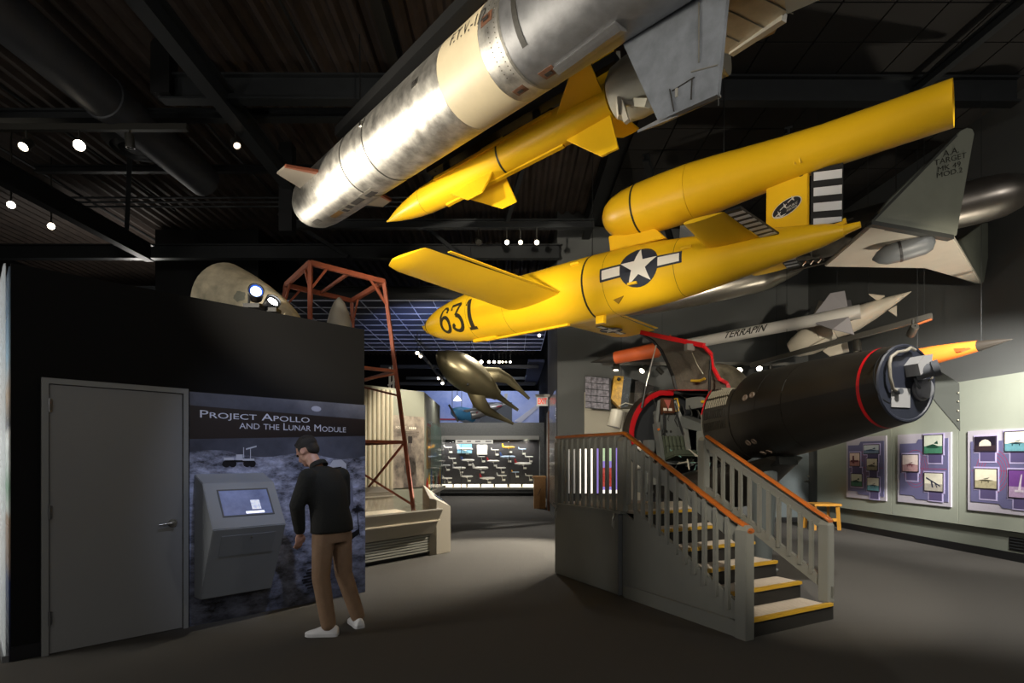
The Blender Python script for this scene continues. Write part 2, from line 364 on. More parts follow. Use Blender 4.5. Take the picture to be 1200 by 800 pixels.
# clear corrugated sheet over a picture on the block's left flank
ap = thing('plastic_screen', 'tall clear ribbed plastic sheet wrapped on the left flank of the black block', 'screen', abp(-.03, 0, -1.4))
pm = mat('flank_print', '#7f8894', .25)
nt = pm.node_tree; tcn = nt.nodes.new('ShaderNodeTexCoord'); sp = nt.nodes.new('ShaderNodeSeparateXYZ'); rp = nt.nodes.new('ShaderNodeValToRGB')
mr = nt.nodes.new('ShaderNodeMapRange'); mr.inputs[2].default_value = 3.0
nt.links.new(tcn.outputs['Object'], sp.inputs[0]); nt.links.new(sp.outputs[2], mr.inputs[0]); nt.links.new(mr.outputs[0], rp.inputs[0]); nt.links.new(rp.outputs[0], nt.nodes['Principled BSDF'].inputs[0])
cr = rp.color_ramp; cr.elements[0].position = .0; cr.elements[0].color = (.02, .02, .03, 1); cr.elements[1].position = 1; cr.elements[1].color = (.1, .14, .2, 1)
for pos, c in ((.08, '#20263c'), (.2, '#30406b'), (.24, '#8a7a70'), (.36, '#a8907a'), (.38, '#cfd6d2'), (.44, '#8fb09a'), (.5, '#dfe6e4'), (.58, '#f2f4f2'), (.6, '#7a7f86'), (.68, '#c7b29a'), (.78, '#a6c6dc'), (.9, '#5f7f9a')):  # printed bands; the white ones put the sheet's bright reflection into the colour
    e = cr.elements.new(pos); e.color = (*s2l(c), 1)
MB().prism([abp(-.012, 0, 0), abp(-.012, 0, -3.1), abp(-.002, 0, -3.1), abp(-.002, 0, 0)], Z*3.0).build('picture', pm, ap)
g = MB(); rows = []
for i in range(125): rows.append((-.03-.012*(i % 2), -.025*i))
g.patch([[abp(a, 0.02, b) for a, b in rows], [abp(a, 3.02, b) for a, b in rows]], .003)
g.build('ribbed_sheet', mat('clear_plastic', '#e8f0f4', .12, alpha=.28, spec=.8), ap)
MB().prism([abp(-.05, 0, .004), abp(-.05, 0, -3.1), abp(-.012, 0, -3.1), abp(-.012, 0, .004)], Z*.05).build('bottom_rail', mat('alu_rail', '#84868a', .4, .8), ap)
area(abp(-2.6, 1.5, -.9), abp(0, 1.5, -.9), 70, .8, .8, NEUT)
# door
doorm = mat('grey_door_paint', '#767778', .5, noise=(1.5, .04)); framem = mat('grey_frame_paint', '#787a7a', .45)
dr = struct(MB().prism([abp(.222, .008, .025), abp(1.14, .008, .025), abp(1.14, .008), abp(.222, .008)], Z*2.118).build('door_1', doorm))
for a, b, z0, z1 in ((.172, .216, 0, 2.175), (1.146, 1.186, 0, 2.175), (.216, 1.146, 2.131, 2.175)):
    MB().prism([abp(a, z0, .045), abp(b, z0, .045), abp(b, z0), abp(a, z0)], Z*(z1-z0)).build('door_frame', framem, dr)
for z in (1.96, 1.12, .29):
    h = MB(); h.lathe(abp(.219, z-.055, .05), Z, [(0, .008), (.11, .008)], 8); h.prism([abp(.219, z-.05, .046), abp(.24, z-.05, .03), abp(.24, z-.05, .025), abp(.2, z-.05, .04)], Z*.1)
    h.build('hinge', mat('grey_hinge', '#77787a', .35, .7), dr)
hd = MB(); hd.lathe(abp(1.065, .965, .024), ABN, [(0, .036), (.012, .034), (.013, .014), (.055, .014), (.056, .001)], 20)
hd.tube([abp(1.065, .965, .065), abp(1.03, .965, .07), abp(.955, .958, .07)], [.011, .011, .008], 10)
hd.build('door_handle', mat('brushed_nickel', '#b5b3ad', .3, 1.), dr, smooth=40)
# far door in the back wall behind the stair
def bw_px(px, py, d=0):
    r = V((px-CXP)/FPX, 1, (HYP-py)/FPX); p0 = bwp(0, 0, d)-V(0, 0, CAMH)
    t = p0.dot(BWN)/r.dot(BWN); q = r*t+V(0, 0, CAMH); return (q-BW0).dot(BWX), q.z
s1 = bw_px(951, 560)[0]
d2 = struct(MB().prism([bwp(s1-.95, .01, .02), bwp(s1, .01, .02), bwp(s1, .01), bwp(s1-.95, .01)], Z*2.12).build('door_2', mat('blue_grey_door', '#5f686a', .5)))
for a, b, z0, z1 in ((s1+.005, s1+.06, 0, 2.19), (s1-1.01, s1-.955, 0, 2.19), (s1-.955, s1+.005, 2.135, 2.19)):
    MB().prism([bwp(a, z0, .04), bwp(b, z0, .04), bwp(b, z0), bwp(a, z0)], Z*(z1-z0)).build('door_frame', mat('blue_grey_frame', '#626a6b', .45), d2)
hd = MB(); hd.lathe(bwp(s1-.09, .98, .02), BWN, [(0, .034), (.014, .034), (.015, .013), (.06, .013)], 16); hd.tube([bwp(s1-.09, .98, .07), bwp(s1-.2, .975, .07)], .011, 8)
hd.lathe(bwp(s1-.09, 1.09, .02), BWN, [(0, .028), (.02, .026)], 14)
hd.build('door_handle', _M['brushed_nickel'], d2, smooth=40)
# ================================================================== LEFT: moon mural, kiosk, visitor
mu = thing('moon_mural', 'dark blue printed moonscape mural with lunar title on the black block', 'mural', abp(2.1, 0, .01))
mm = mat('moon_print', '#5a6078', .4)
nt = mm.node_tree; bs = nt.nodes['Principled BSDF']
tcn = nt.nodes.new('ShaderNodeTexCoord'); mp = nt.nodes.new('ShaderNodeMapping'); mp.inputs['Scale'].default_value = (1, 1, 2.2); mp.inputs['Rotation'].default_value = (.0, .25, 0)
nz = nt.nodes.new('ShaderNodeTexNoise'); nz.inputs['Scale'].default_value = 5; nz.inputs['Detail'].default_value = 12; nz.inputs['Roughness'].default_value = .72
rp = nt.nodes.new('ShaderNodeValToRGB'); e = rp.color_ramp.elements; e[0].position = .36; e[0].color = (*s2l('#0c0e1a'), 1); e[1].position = .64; e[1].color = (*s2l('#b4bcdc'), 1)
nt.links.new(tcn.outputs['Object'], mp.inputs[0]); nt.links.new(mp.outputs[0], nz.inputs['Vector']); nt.links.new(nz.outputs[0], rp.inputs[0])
sp = nt.nodes.new('ShaderNodeSeparateXYZ'); nt.links.new(tcn.outputs['Object'], sp.inputs[0])
lt = nt.nodes.new('ShaderNodeValToRGB'); e = lt.color_ramp.elements      # printed tone by height on the sheet
mr = nt.nodes.new('ShaderNodeMapRange'); mr.inputs[2].default_value = 2.2; nt.links.new(sp.outputs[2], mr.inputs[0]); nt.links.new(mr.outputs[0], lt.inputs[0])
e[0].position = 0; e[0].color = (.25, .25, .25, 1); e[1].position = 1; e[1].color = (.5, .5, .5, 1)
for pos, c in ((.16, .4), (.3, .85), (.5, 1.1), (.7, .9), (.73, .5)):
    q = lt.color_ramp.elements.new(pos); q.color = (c, c, c, 1)
mx = nt.nodes.new('ShaderNodeMixRGB'); mx.blend_type = 'MULTIPLY'; mx.inputs[0].default_value = 1
nt.links.new(rp.outputs[0], mx.inputs[1]); nt.links.new(lt.outputs[0], mx.inputs[2]); nt.links.new(mx.outputs[0], bs.inputs['Base Color'])
def panel_ab(name, s0, s1, z0, z1, d0, d1, m, par, bev=0):
    return MB().prism([abp(s0, z0, d1), abp(s1, z0, d1), abp(s1, z0, d0), abp(s0, z0, d0)], Z*(z1-z0)).build(name, m, par, bev=bev)
sheet = panel_ab('printed_sheet', 1.2, 3.0, .0, 2.155, .001, .02, mm, mu)
fnm = lambda e: (lambda u, v: abp(u, v, .02+e))
hzn = [(1.2+1.8*i/12, 1.60+.03*math.sin(i*1.1)-.004*i) for i in range(13)]
print_mesh(poly_mesh([[(1.2, 2.155)]+hzn[:1]+hzn[1:]+[(3.0, 2.155)]]), fnm(.001), 'sky', mat('print_sky', '#2b2e3c', .35, noise=(1.2, .3, '#5d6274')), mu)
print_mesh(poly_mesh([[(1.2, 2.03), (1.2, 1.72), (3.0, 1.80), (3.0, 1.99)]]), fnm(.002), 'title_band', mat('print_band', '#211a1c', .35), mu)
lw = mat('print_letters', '#c3c9dd', .4)
letters('Project Apollo', lambda u, v: abp(u, v-.0*(u-1.29), .0235), (1.285, 1.905, 2.335, 1.992), lw, mu, small=True, bold=.002)
letters('and the Lunar Module', lambda u, v: abp(u, v, .0235), (1.63, 1.832, 2.755, 1.905), lw, mu, small=True)
pg = mat('print_pale', '#b9bfd0', .4); pd = mat('print_dark', '#0c0d15', .4); pmid = mat('print_mid', '#6d738c', .4)
print_mesh(poly_mesh([circ_poly(.055, 2.41, 2.075, 16, .03)]), fnm(.002), 'distant_planet', mat('print_planet', '#8c93ad', .4), mu)
# the rover, the astronaut with his shadow and the boot print
rv = [rect_poly(1.50, 1.505, 1.76, 1.525)]+[circ_poly(.035, x, 1.49, 10) for x in (1.51, 1.57, 1.70, 1.75)]
print_mesh(poly_mesh(rv), fnm(.002), 'rover_wheels', pd, mu)
print_mesh(poly_mesh([rect_poly(1.49, 1.525, 1.58, 1.55), rect_poly(1.60, 1.525, 1.66, 1.58), rect_poly(1.66, 1.52, 1.77, 1.54), rect_poly(1.665, 1.55, 1.672, 1.65), rect_poly(1.73, 1.54, 1.736, 1.64), [(1.69, 1.64), (1.79, 1.67), (1.79, 1.655), (1.69, 1.625)]]), fnm(.003), 'rover_body', pg, mu)
print_mesh(poly_mesh([[(2.52, 1.32), (2.6, 1.40), (2.78, 1.38), (2.84, 1.22), (2.85, 1.0), (2.78, .85), (2.74, .55), (2.66, .55), (2.62, .9), (2.5, .95)]]), fnm(.002), 'astronaut_suit', pmid, mu)
print_mesh(poly_mesh([[(2.55, 1.45), (2.60, 1.52), (2.70, 1.53), (2.76, 1.48), (2.765, 1.36), (2.72, 1.37), (2.70, 1.45), (2.60, 1.44)]]), fnm(.003), 'astronaut_helmet', pg, mu)
print_mesh(poly_mesh([[(2.60, 1.44), (2.70, 1.45), (2.715, 1.37), (2.62, 1.35)], [(2.74, .66), (2.92, .74), (2.92, .68), (2.82, .62)], [(2.88, 1.0), (2.89, 1.0), (2.93, .66), (2.92, .66)]]), fnm(.004), 'astronaut_visor', pd, mu)
bp_ = [[(2.28+.03*math.cos(k), .36-.032*k), (2.42-.02*math.cos(k), .37-.032*k), (2.42-.02*math.cos(k), .352-.032*k), (2.28+.03*math.cos(k), .342-.032*k)] for k in range(7)]
print_mesh(poly_mesh(bp_), fnm(.002), 'boot_print', pd, mu)

# kiosk on the wall
kg = mat('grey_kiosk_paint', '#83888e', .45, noise=(2, .04))
ks = thing('info_kiosk', 'grey slanted wall kiosk with a small video screen on the moon mural', 'kiosk', abp(1.55, .27, .3))
s0, s1 = 1.237, 1.86
prof = [(.022, 1.40), (.268, 1.318), (.555, .932), (.215, .275), (.022, .262)]
MB().prism([abp(s0, z, d) for d, z in prof], ABU*(s1-s0)).build('housing', kg, ks, bev=.006)
pa, pb = abp(s0, 1.318, .268), abp(s0, .932, .555); dn = (pb-pa).normalized(); fn_ = ABU.cross(dn); fn_ = fn_ if fn_.z > 0 else -fn_
def slant(u, v, e): return pa+ABU*u+dn*v+fn_*e
def slab(name, u0, u1, v0, v1, e0, e1, m): return MB().prism([slant(u0, v0, e0), slant(u1, v0, e0), slant(u1, v1, e0), slant(u0, v1, e0)], fn_*(e1-e0)).build(name, m, ks)
for r in ((.10, .545, .075, .088), (.10, .545, .352, .365), (.10, .113, .088, .352), (.532, .545, .088, .352)): slab('bezel', *r, .0, .006, mat('kiosk_bezel', '#4a4d52', .4))
sc = slab('screen', .113, .532, .088, .352, .0005, .003, mat('kiosk_screen', '#6d78a0', .2, emit=.38, noise=(5, .5, '#3d4668')))
slab('screen_image', .36, .44, .20, .30, .0035, .0045, mat('screen_white', '#dfe4f5', .3, emit=.6, noise=(40, .6, '#5a6488')))
slab('screen_caption', .30, .46, .318, .342, .0035, .0045, mat('screen_caption', '#f2f5ff', .3, emit=1.))
pa2, pb2 = abp(s0, .932, .555), abp(s0, .275, .215); dn2 = (pb2-pa2).normalized(); fn2 = ABU.cross(dn2); fn2 = fn2 if fn2.dot(ABN) > 0 else -fn2
def low(u0, u1, v0, v1, e0, e1, m, name): return MB().prism([pa2+ABU*u+dn2*v+fn2*e0 for u, v in ((u0, v0), (u1, v0), (u1, v1), (u0, v1))], fn2*(e1-e0)).build(name, m, ks)
low(.08, .54, .075, .29, 0, .004, mat('kiosk_flap', '#7b8086', .45), 'access_flap')
MB().lathe(pa2+ABU*.33+dn2*.1, fn2, [(0, .009), (.01, .008)], 10).build('lock', mat('lock_steel', '#d0d0d0', .25, 1.), ks)
spot((-.2, 2.6, 5.2), abp(2.1, 1.2), 420, 30, .9, col=(.68, .76, 1))

# ------------------------------------------------------------------ the visitor
def vox(b, name, m, parent, size, smooth=6, shade=True):
    """close overlapping volumes into one skin (voxel remesh + smoothing)"""
    o = b.build(name, m, parent); me = o.data
    md = o.modifiers.new('r', 'REMESH'); md.mode = 'VOXEL'; md.voxel_size = size
    if smooth: s = o.modifiers.new('s', 'SMOOTH'); s.iterations = smooth; s.factor = .5
    dg = bpy.context.evaluated_depsgraph_get(); dg.update()
    nm = bpy.data.meshes.new_from_object(o.evaluated_get(dg)); o.modifiers.clear(); o.data = nm; bpy.data.meshes.remove(me); nm.name = name
    nm.polygons.foreach_set('use_smooth', [True]*len(nm.polygons)); 
    if not nm.materials: nm.materials.append(m)
    return o
def limb(b, pts, rs, n=12):
    """a tapering round limb with closed ball ends"""
    pts = [Vector(p) for p in pts]
    P, R_ = [], []
    for i in range(len(pts)-1):
        for k in range(6):
            f = k/6; P.append(pts[i].lerp(pts[i+1], f)); R_.append(rs[i]+(rs[i+1]-rs[i])*f)
    P.append(pts[-1]); R_.append(rs[-1]); b.tube(P, R_, n)
    for p, r in zip(pts, rs): b.ball(p, r, 12, 8)
def ell(b, cs, n=20):
    """cs = [(centre, across vector, depth vector)] elliptical loft"""
    b.loft([[Vector(c)+Vector(a)*math.cos(2*PI*k/n)+Vector(d)*math.sin(2*PI*k/n) for k in range(n)] for c, a, d in cs])
pe = thing('person', 'man with short dark hair in black jacket and tan trousers bending toward the kiosk', 'person', (-1.62, 4.78, 0))
skin = mat('skin', '#b48a76', .5, noise=(30, .06)); hair = mat('dark_hair', '#17130f', .6, bump=(160, .6)); jk = mat('black_jacket', '#14150f', .85, bump=(90, .35), noise=(9, .25))
trm = mat('tan_trousers', '#8a6f57', .85, bump=(60, .25), noise=(7, .15)); shm = mat('white_trainer', '#d9dbde', .5)
# body frame: chest faces the wall and the kiosk (left and away); right hand is toward +R
FW = V(-.80, .60, 0).normalized(); RT = V(.60, .80, 0).normalized()
hipc = V(-1.60, 4.80, .93); shc = V(-1.66, 4.79, 1.40); nkb = V(-1.715, 4.80, 1.47); hd = V(-1.845, 4.86, 1.60)
LS = shc-RT*.165; RS = shc+RT*.165
LE, LW = V(-1.845, 4.63, 1.14), V(-1.855, 4.71, .89); RE_, RW_ = V(-1.56, 4.99, 1.13), V(-1.68, 5.08, .92)
LH = hipc-RT*.09; RH = hipc+RT*.09
LK, LA = V(-1.665, 4.70, .50), V(-1.60, 4.70, .10); RK, RA = V(-1.53, 4.90, .50), V(-1.42, 4.96, .10)
lf = V(-.96, -.05, 0).normalized(); rf = V(-.55, .83, 0).normalized()
b = MB()                                                        # one continuous body, inside its clothes
ell(b, [(hipc+Z*(-.08), RT*.15, FW*.10), (hipc+Z*.1, RT*.14, FW*.10), (hipc.lerp(shc, .55), RT*.15, FW*.10), (shc+Z*-.06, RT*.17, FW*.11), (shc+Z*.03, RT*.10, FW*.07)])
limb(b, [nkb-Z*.06, nkb.lerp(hd, .62)], [.062, .056])
for S, E, W in ((LS, LE, LW), (RS, RE_, RW_)): limb(b, [S, E, W], [.055, .042, .03])
for H, K, A in ((LH, LK, LA), (RH, RK, RA)): limb(b, [H, K, A], [.08, .055, .04])
# head: bowed toward the kiosk screen
HF = V(-.80, .28, -.55).normalized(); HR = HF.cross(Z).normalized(); HU = HR.cross(HF).normalized()
b.ball(hd+HU*.035-HF*.012, .1, 16, 12, (.79, 1.0, .98), (HR, HF, HU)); b.ball(hd-HU*.035+HF*.028, .075, 14, 10, (.82, .9, 1.05), (HR, HF, HU))
b.ball(hd-HU*.088+HF*.062, .032, 10, 8, (1.1, .9, .8), (HR, HF, HU))           # chin
b.tube([hd+HU*.015+HF*.092, hd-HU*.012+HF*.108, hd-HU*.03+HF*.112, hd-HU*.036+HF*.09], [.008, .012, .015, .008], 8)      # nose
b.ball(hd+HU*.028+HF*.082, .03, 10, 6, (1.6, .5, .5), (HR, HF, HU))            # brow
b.tube([hd-HU*.062+HF*.088-HR*.022, hd-HU*.06+HF*.096, hd-HU*.062+HF*.088+HR*.022], .007, 6)        # lips
for sd in (-1, 1): b.ball(hd-HU*.005-HF*.005+HR*.078*sd, .032, 10, 8, (.32, .62, 1.0), (HR, HF, HU))    # ears
def hand(W, dirn, curl, thumb):
    dirn = dirn.normalized(); cu = curl.normalized(); ac = dirn.cross(cu).normalized()*thumb
    b.ball(W+dirn*.045, .042, 12, 8, (1.0, .42, 1.15), (ac, cu, dirn))
    for i, (o_, L) in enumerate(((.030, .068), (.010, .078), (-.010, .072), (-.029, .056))):
        p0 = W+dirn*.078+ac*o_; p1 = p0+dirn*L*.42+cu*.008; p2 = p1+dirn*L*.30+cu*L*.24; p3 = p2+dirn*L*.16+cu*L*.26
        b.tube([p0-dirn*.02, p0, p1, p2, p3], [.0095, .0095, .009, .0085, .007], 8)
    t0 = W+dirn*.02+ac*.03; b.tube([t0, t0+ac*.022+dirn*.028, t0+ac*.026+dirn*.055+cu*.014, t0+ac*.022+dirn*.072+cu*.02], [.013, .012, .010, .008], 8)
hand(LW, V(-.08, .05, -1), FW, 1); hand(RW_, V(-.05, .0, -1), FW, -1)
vox(b, 'body', skin, pe, .0075, 3)
for sd in (-1, 1): MB().ball(hd+HU*.012+HF*.086+HR*.032*sd, .0115, 10, 8).build('eye', mat('eye', '#2a201a', .2), pe, smooth=60)
h = MB()
h.ball(hd+HU*.06-HF*.028, .1, 18, 12, (.85, 1.02, .88), (HR, HF, HU)); h.ball(hd+HU*.0-HF*.07, .068, 14, 10, (1.02, .7, 1.0), (HR, HF, HU)); h.ball(hd+HU*.103+HF*.035, .045, 12, 8, (1.2, .95, .5), (HR, HF, HU))
for sd in (-1, 1): h.ball(hd+HU*.022+HF*.004+HR*.072*sd, .028, 8, 6, (.5, .9, 1.3), (HR, HF, HU))
vox(h, 'hair', hair, pe, .008, 2)
j = MB()
ell(j, [(hipc+Z*-.045, RT*.205, FW*.135), (hipc+Z*.04, RT*.20, FW*.135), (hipc.lerp(shc, .35), RT*.185, FW*.135), (hipc.lerp(shc, .7), RT*.19, FW*.14), (shc+Z*-.06, RT*.195, FW*.13), (shc+Z*.0, RT*.17, FW*.11), (shc+Z*.05-RT*0+FW*.01, RT*.11, FW*.085), (nkb+Z*.005, RT*.082, FW*.078)])
for S, E, W in ((LS, LE, LW), (RS, RE_, RW_)): limb(j, [S-Z*.02, E, W+Z*.03], [.082, .066, .05])
vox(j, 'jacket', jk, pe, .013, 6)
cl = MB(); cl.lathe(nkb-Z*.005, (hd-nkb)*1+Z*.1, [(0, .082), (.03, .078), (.045, .07), (.045, .064), (.0, .066)], 24, cap=False); cl.build('collar', jk, pe, smooth=50)
t = MB()
ell(t, [(hipc+Z*.05, RT*.172, FW*.118), (hipc+Z*-.03, RT*.18, FW*.122), (hipc+Z*-.13, RT*.165, FW*.115)])
limb(t, [LH-Z*.06, LK, LA+Z*.0], [.098, .078, .066]); limb(t, [RH-Z*.06, RK, RA], [.098, .078, .066])
vox(t, 'trousers', trm, pe, .012, 5)
for A, f in ((LA, lf), (RA, rf)):
    s_ = MB(); sd = f.cross(Z); g0 = V(A.x, A.y, 0)
    secs = [(-.085, .03, .075), (-.07, .042, .088), (-.03, .046, .098), (.02, .044, .10), (.07, .046, .078), (.12, .050, .058), (.165, .044, .046), (.195, .022, .034)]
    s_.loft([[g0+f*x+sd*w_*math.cos(q)+Z*(.006 if math.sin(q) < -.3 else max(.02, .024+math.sin(q)*(hh-.024))) for q in [2*PI*k/14 for k in range(14)]] for x, w_, hh in secs])
    so = s_.build('shoe', shm, pe, smooth=50)
    MB().loft([[g0+f*x+sd*w_*1.06*sg+Z*z for sg, z in ((-1, .0), (1, .0), (1, .026), (-1, .026))] for x, w_, hh in secs]).build('sole', mat('pale_sole', '#c8cacd', .6), so)
    MB().lathe(A-Z*.045, Z, [(0, .047), (.06, .045)], 14).build('sock', mat('grey_sock', '#77726c', .9), so)
# ================================================================== ON AND BEHIND THE BLOCK
# mottled nose cone lying on top of the block
nc = thing('nose_cone', 'big mottled cream nose cone lying on the black block roof', 'nose cone', at(258, 350, 6.4))
A = at(262, 352, 6.5)+Z*.03; B = at(352, 392, 6.1)+Z*.03; ax = (B-A).normalized(); L = (B-A).length
cm = mat('mouldy_cream', '#b9ad95', .75, noise=(5, .5, '#83806f'), bump=(30, .2))
prof = [(-.08, .02), (-.08, .30)]+[(L*x, .42*math.sqrt(max(0, 1-((x+.02)/1.02)**1.5))) for x in [i/16 for i in range(17)]]
MB().lathe(A, ax, [(-.12, .05), (-.1, .26), (-.06, .36)]+prof[2:], 36).build('shell', cm, nc, smooth=40)
for px, py, r in ((281, 347, .065), (255, 345, .035), (250, 333, .04), (262, 328, .02), (266, 315, .018), (256, 352, .03)):
    o = V(0, 0, CAMH); rr = (at(px, py, 1)-o).normalized(); best = None
    for k in range(4000):                      # walk the sight line to the skin of the cone
        q = o+rr*(5+k*.0005); tt = (q-A).dot(ax); x = tt/L
        if 0 <= x <= 1 and (q-A-ax*tt).length < .42*math.sqrt(max(0, 1-((x+.02)/1.02)**1.5)): best = q; break
    if best is None: continue
    c = A+ax*(best-A).dot(ax); n = (best-c).normalized(); u1 = n.orthogonal().normalized(); u2 = n.cross(u1)
    pts = []
    for k in range(14):
        rad = r*(1+.15*math.sin(k*2.1)); q = best+u1*math.cos(2*PI*k/14)*rad+u2*math.sin(2*PI*k/14)*rad
        tt = (q-A).dot(ax); d = (q-A-ax*tt).normalized(); pts.append(A+ax*tt+d*(.42*math.sqrt(max(0, 1-((tt/L+.02)/1.02)**1.5))+.003))
    b = MB(); b.add(pts+[best+n*.004], [[i, (i+1) % 14, 14] for i in range(14)]); b.build('mould_patch', mat('mould', '#77786c', .8, noise=(20, .2)), nc)
for k in (0, 1): MB().box(at(245+8*k, 362+3*k, 6.3)-Z*.04, (.3, .5, .12)).build('cradle', steelbk, nc)
spot((-3.9, 2.6, 3.9), at(270, 340, 6.3), 130, 30, .7)
for nm, px, py, dx, em, lb in (('blue', 300, 341, V(.45, -.85, .15), '#c9dcff', 'black can spotlight with blue rimmed lens on the block edge, left of two'), ('white', 320, 353, V(.62, -.55, .45), '#ffffff', 'black can spotlight tilted up on the block edge, right of two')):
    p = at(px, py, 5.35 if nm == 'blue' else 5.5); dx.normalize()
    sl = thing('spotlight', lb, 'spotlight', (p.x, p.y, ABH), 'can spotlights on the block roof')
    MB().lathe(p-dx*.15, dx, [(0, .045), (.02, .07), (.17, .075), (.17, .066), (.155, .066)], 20, cap=False).build('housing', mat('black_can', '#17181b', .35), sl, smooth=40)
    MB().lathe(p-dx*.15, dx, [(.0, .001), (.0, .045)], 20, cap=False).build('back_cap', _M['black_can'], sl)
    MB().lathe(p-dx*.01, dx, [(0, .001), (.001, .05), (.006, .001)], 20).build('lens', mat('lens_'+nm, em, .3, emit=14), sl)
    if nm == 'blue': MB().lathe(p-dx*.008, dx, [(0, .064), (.008, .064), (.008, .052), (0, .052), (0, .064)], 20, cap=False).build('blue_rim', mat('blue_gel', '#2348a8', .3, emit=.6), sl)
    MB().tube([(p.x-.07, p.y, ABH), (p.x-.07, p.y, p.z)], .012, 6).bar((p.x-.07, p.y, p.z), p-dx*.08, .02, .03).build('yoke', steelbk, sl)
    MB().box((p.x-.03, p.y+.02, ABH+.02), (.16, .12, .04)).build('foot', steelbk, sl)
tag(MB().box(at(301, 361, 5.6)+Z*.0, (.14, .1, .07)).build('timber_block', mat('raw_timber', '#8a6a2c', .7)), 'small yellow timber block under the left can spotlight', 'block')

# ------------------------------------------------------------------ orange-brown launch frame with slender rocket inside
rust = mat('red_oxide_paint', '#9c5238', .55, noise=(8, .3))
LB, LC, LD, LA_ = [V(0, 0, CAMH)+(V(*q)-V(0, 0, CAMH))*.93 for q in ((-3.16, 8.45, 4.6), (-2.22, 9.36, 4.6), (-3.12, 10.5, 4.6), (-4.0, 9.54, 4.6))]
lc = (LB+LC+LD+LA_)/4
fr = thing('launch_frame', 'tall rust red angle iron launch frame standing in the display case', 'frame', (lc.x, lc.y, 0))
top = [LB, LC, LD, LA_]; nm_ = 4
foot = [p+V(p.x-lc.x, p.y-lc.y, 0)*(.69 if k else .08)-Z*p.z for k, p in enumerate(top)]
for i in range(4):
    MB().bar(top[i], foot[i], .055, .055).build('leg', rust, fr)
    a, c = top[i], top[(i+1) % 4]
    MB().bar(a, c, .055, .075).build('top_rail', rust, fr)
    m0 = a.lerp(c, .22); MB().bar(m0, a.lerp(foot[i], .09), .03, .03).build('corner_brace', rust, fr)
    m0 = c.lerp(a, .22); MB().bar(m0, c.lerp(foot[(i+1) % 4], .09), .03, .03).build('corner_brace', rust, fr)
    for f in (.33, .59): MB().bar(a.lerp(foot[i], f), c.lerp(foot[(i+1) % 4], f), .045, .05).build('cross_rail', rust, fr)
    MB().bar(a.lerp(foot[i], .59), c.lerp(foot[(i+1) % 4], .82), .03, .03).build('diagonal', rust, fr)
    MB().bar(a.lerp(foot[i], .42), c.lerp(foot[(i+1) % 4], .34), .03, .03).build('diagonal', rust, fr)
mid = [LA_.lerp(LB, .5), LC.lerp(LD, .5)]
MB().bar(LB.lerp(LC, .5), LD.lerp(LA_, .5), .04, .04).build('top_tie', rust, fr)
rk = thing('slender_rocket', 'thin pale rocket with rounded tip standing inside the rust red frame', 'rocket', (-2.85, 8.9, .6))
MB().lathe((-2.85, 8.9, .6), Z, [(0, .09), (2.2, .1), (2.9, .21), (3.15, .2), (3.35, .15), (3.5, .09), (3.58, .03), (3.6, .005)], 24).build('body', mat('pale_alloy', '#a9a79d', .4, .3), rk, smooth=40)
for k in range(4):
    a = V(math.cos(PI/2*k+.4), math.sin(PI/2*k+.4), 0); c = V(-2.85, 8.9, .6)
    MB().plate([c+a*.09, c+a*.3, c+a*.3+Z*.25, c+a*.09+Z*.5], .012).build('fin', _M['pale_alloy'], rk)

# ------------------------------------------------------------------ long display case and its pedestal end
CV = V(.63, .776, 0).normalized(); CN = V(.776, -.63, 0)
beige = mat('speckled_laminate', '#918a7b', .6, noise=(140, .12)); beige2 = mat('case_liner', '#c2b8a2', .65)
def cap_(s, z, d=0): return V(-1.31, 8.56, 0)+CV*s+CN*d+Z*z
cs = thing('display_case', 'long grey beige open topped display case with ribbed plinth left of the passage', 'display case', cap_(-1.2, 0, -.5))
S0 = -1.4
ribm = mat('green_grey_ribbed', '#6c6c62', .6)
MB().prism([cap_(S0, .06, -.0), cap_(-.0, .06, -.0), cap_(-.0, .06, -1.0), cap_(S0, .06, -1.0)], Z*.32).build('plinth', ribm, cs)
rb = MB()
for k in range(8): rb.prism([cap_(S0, .07+k*.04, .025), cap_(.0, .07+k*.04, .025), cap_(.0, .07+k*.04, -.01), cap_(S0, .07+k*.04, -.01)], Z*.024)
o = rb.build('plinth_ribs', mat('rib_paint', '#83837a', .55), cs); o['kind'] = 'stuff'
MB().prism([cap_(S0, 0, -.06), cap_(-.0, 0, -.06), cap_(-.0, 0, -.95), cap_(S0, 0, -.95)], Z*.07).build('kick_board', steelbk, cs)
def sheet4(nm, a, b, c, d, th, m, par): return MB().plate([a, b, c, d], th).build(nm, m, par)
sheet4('front_panel', cap_(S0, .36, .05), cap_(.02, .36, .05), cap_(.12, .735, .17), cap_(S0, .735, .17), .03, beige, cs)
sheet4('tray', cap_(S0, .56, .15), cap_(.1, .56, .15), cap_(.1, .66, -.95), cap_(S0, .66, -.95), .02, beige2, cs)
sheet4('back_panel', cap_(S0, .4, -1.0), cap_(.1, .4, -1.0), cap_(.1, .95, -1.05), cap_(S0, .95, -1.05), .03, beige, cs)
sheet4('ledge', cap_(S0, .95, -1.05), cap_(.15, .95, -1.05), cap_(.15, 1.02, -1.5), cap_(S0, 1.02, -1.5), .03, beige, cs)
alu = mat('bright_edge', '#cfcbc0', .35, .6)
MB().bar(cap_(S0, .74, .17), cap_(.12, .74, .17), .02, .02).build('front_rim', alu, cs)
MB().bar(cap_(S0, .9, -1.0), cap_(.1, .9, -1.0), .02, .02).build('rear_rim', alu, cs)
MB().plate([cap_(S0, .735, .16), cap_(.11, .735, .16), cap_(.09, .9, -1.0), cap_(S0, .9, -1.0)], .006).build('glass_top', mat('case_glass', '#ffffff', .02, trans=1., alpha=.12), cs)
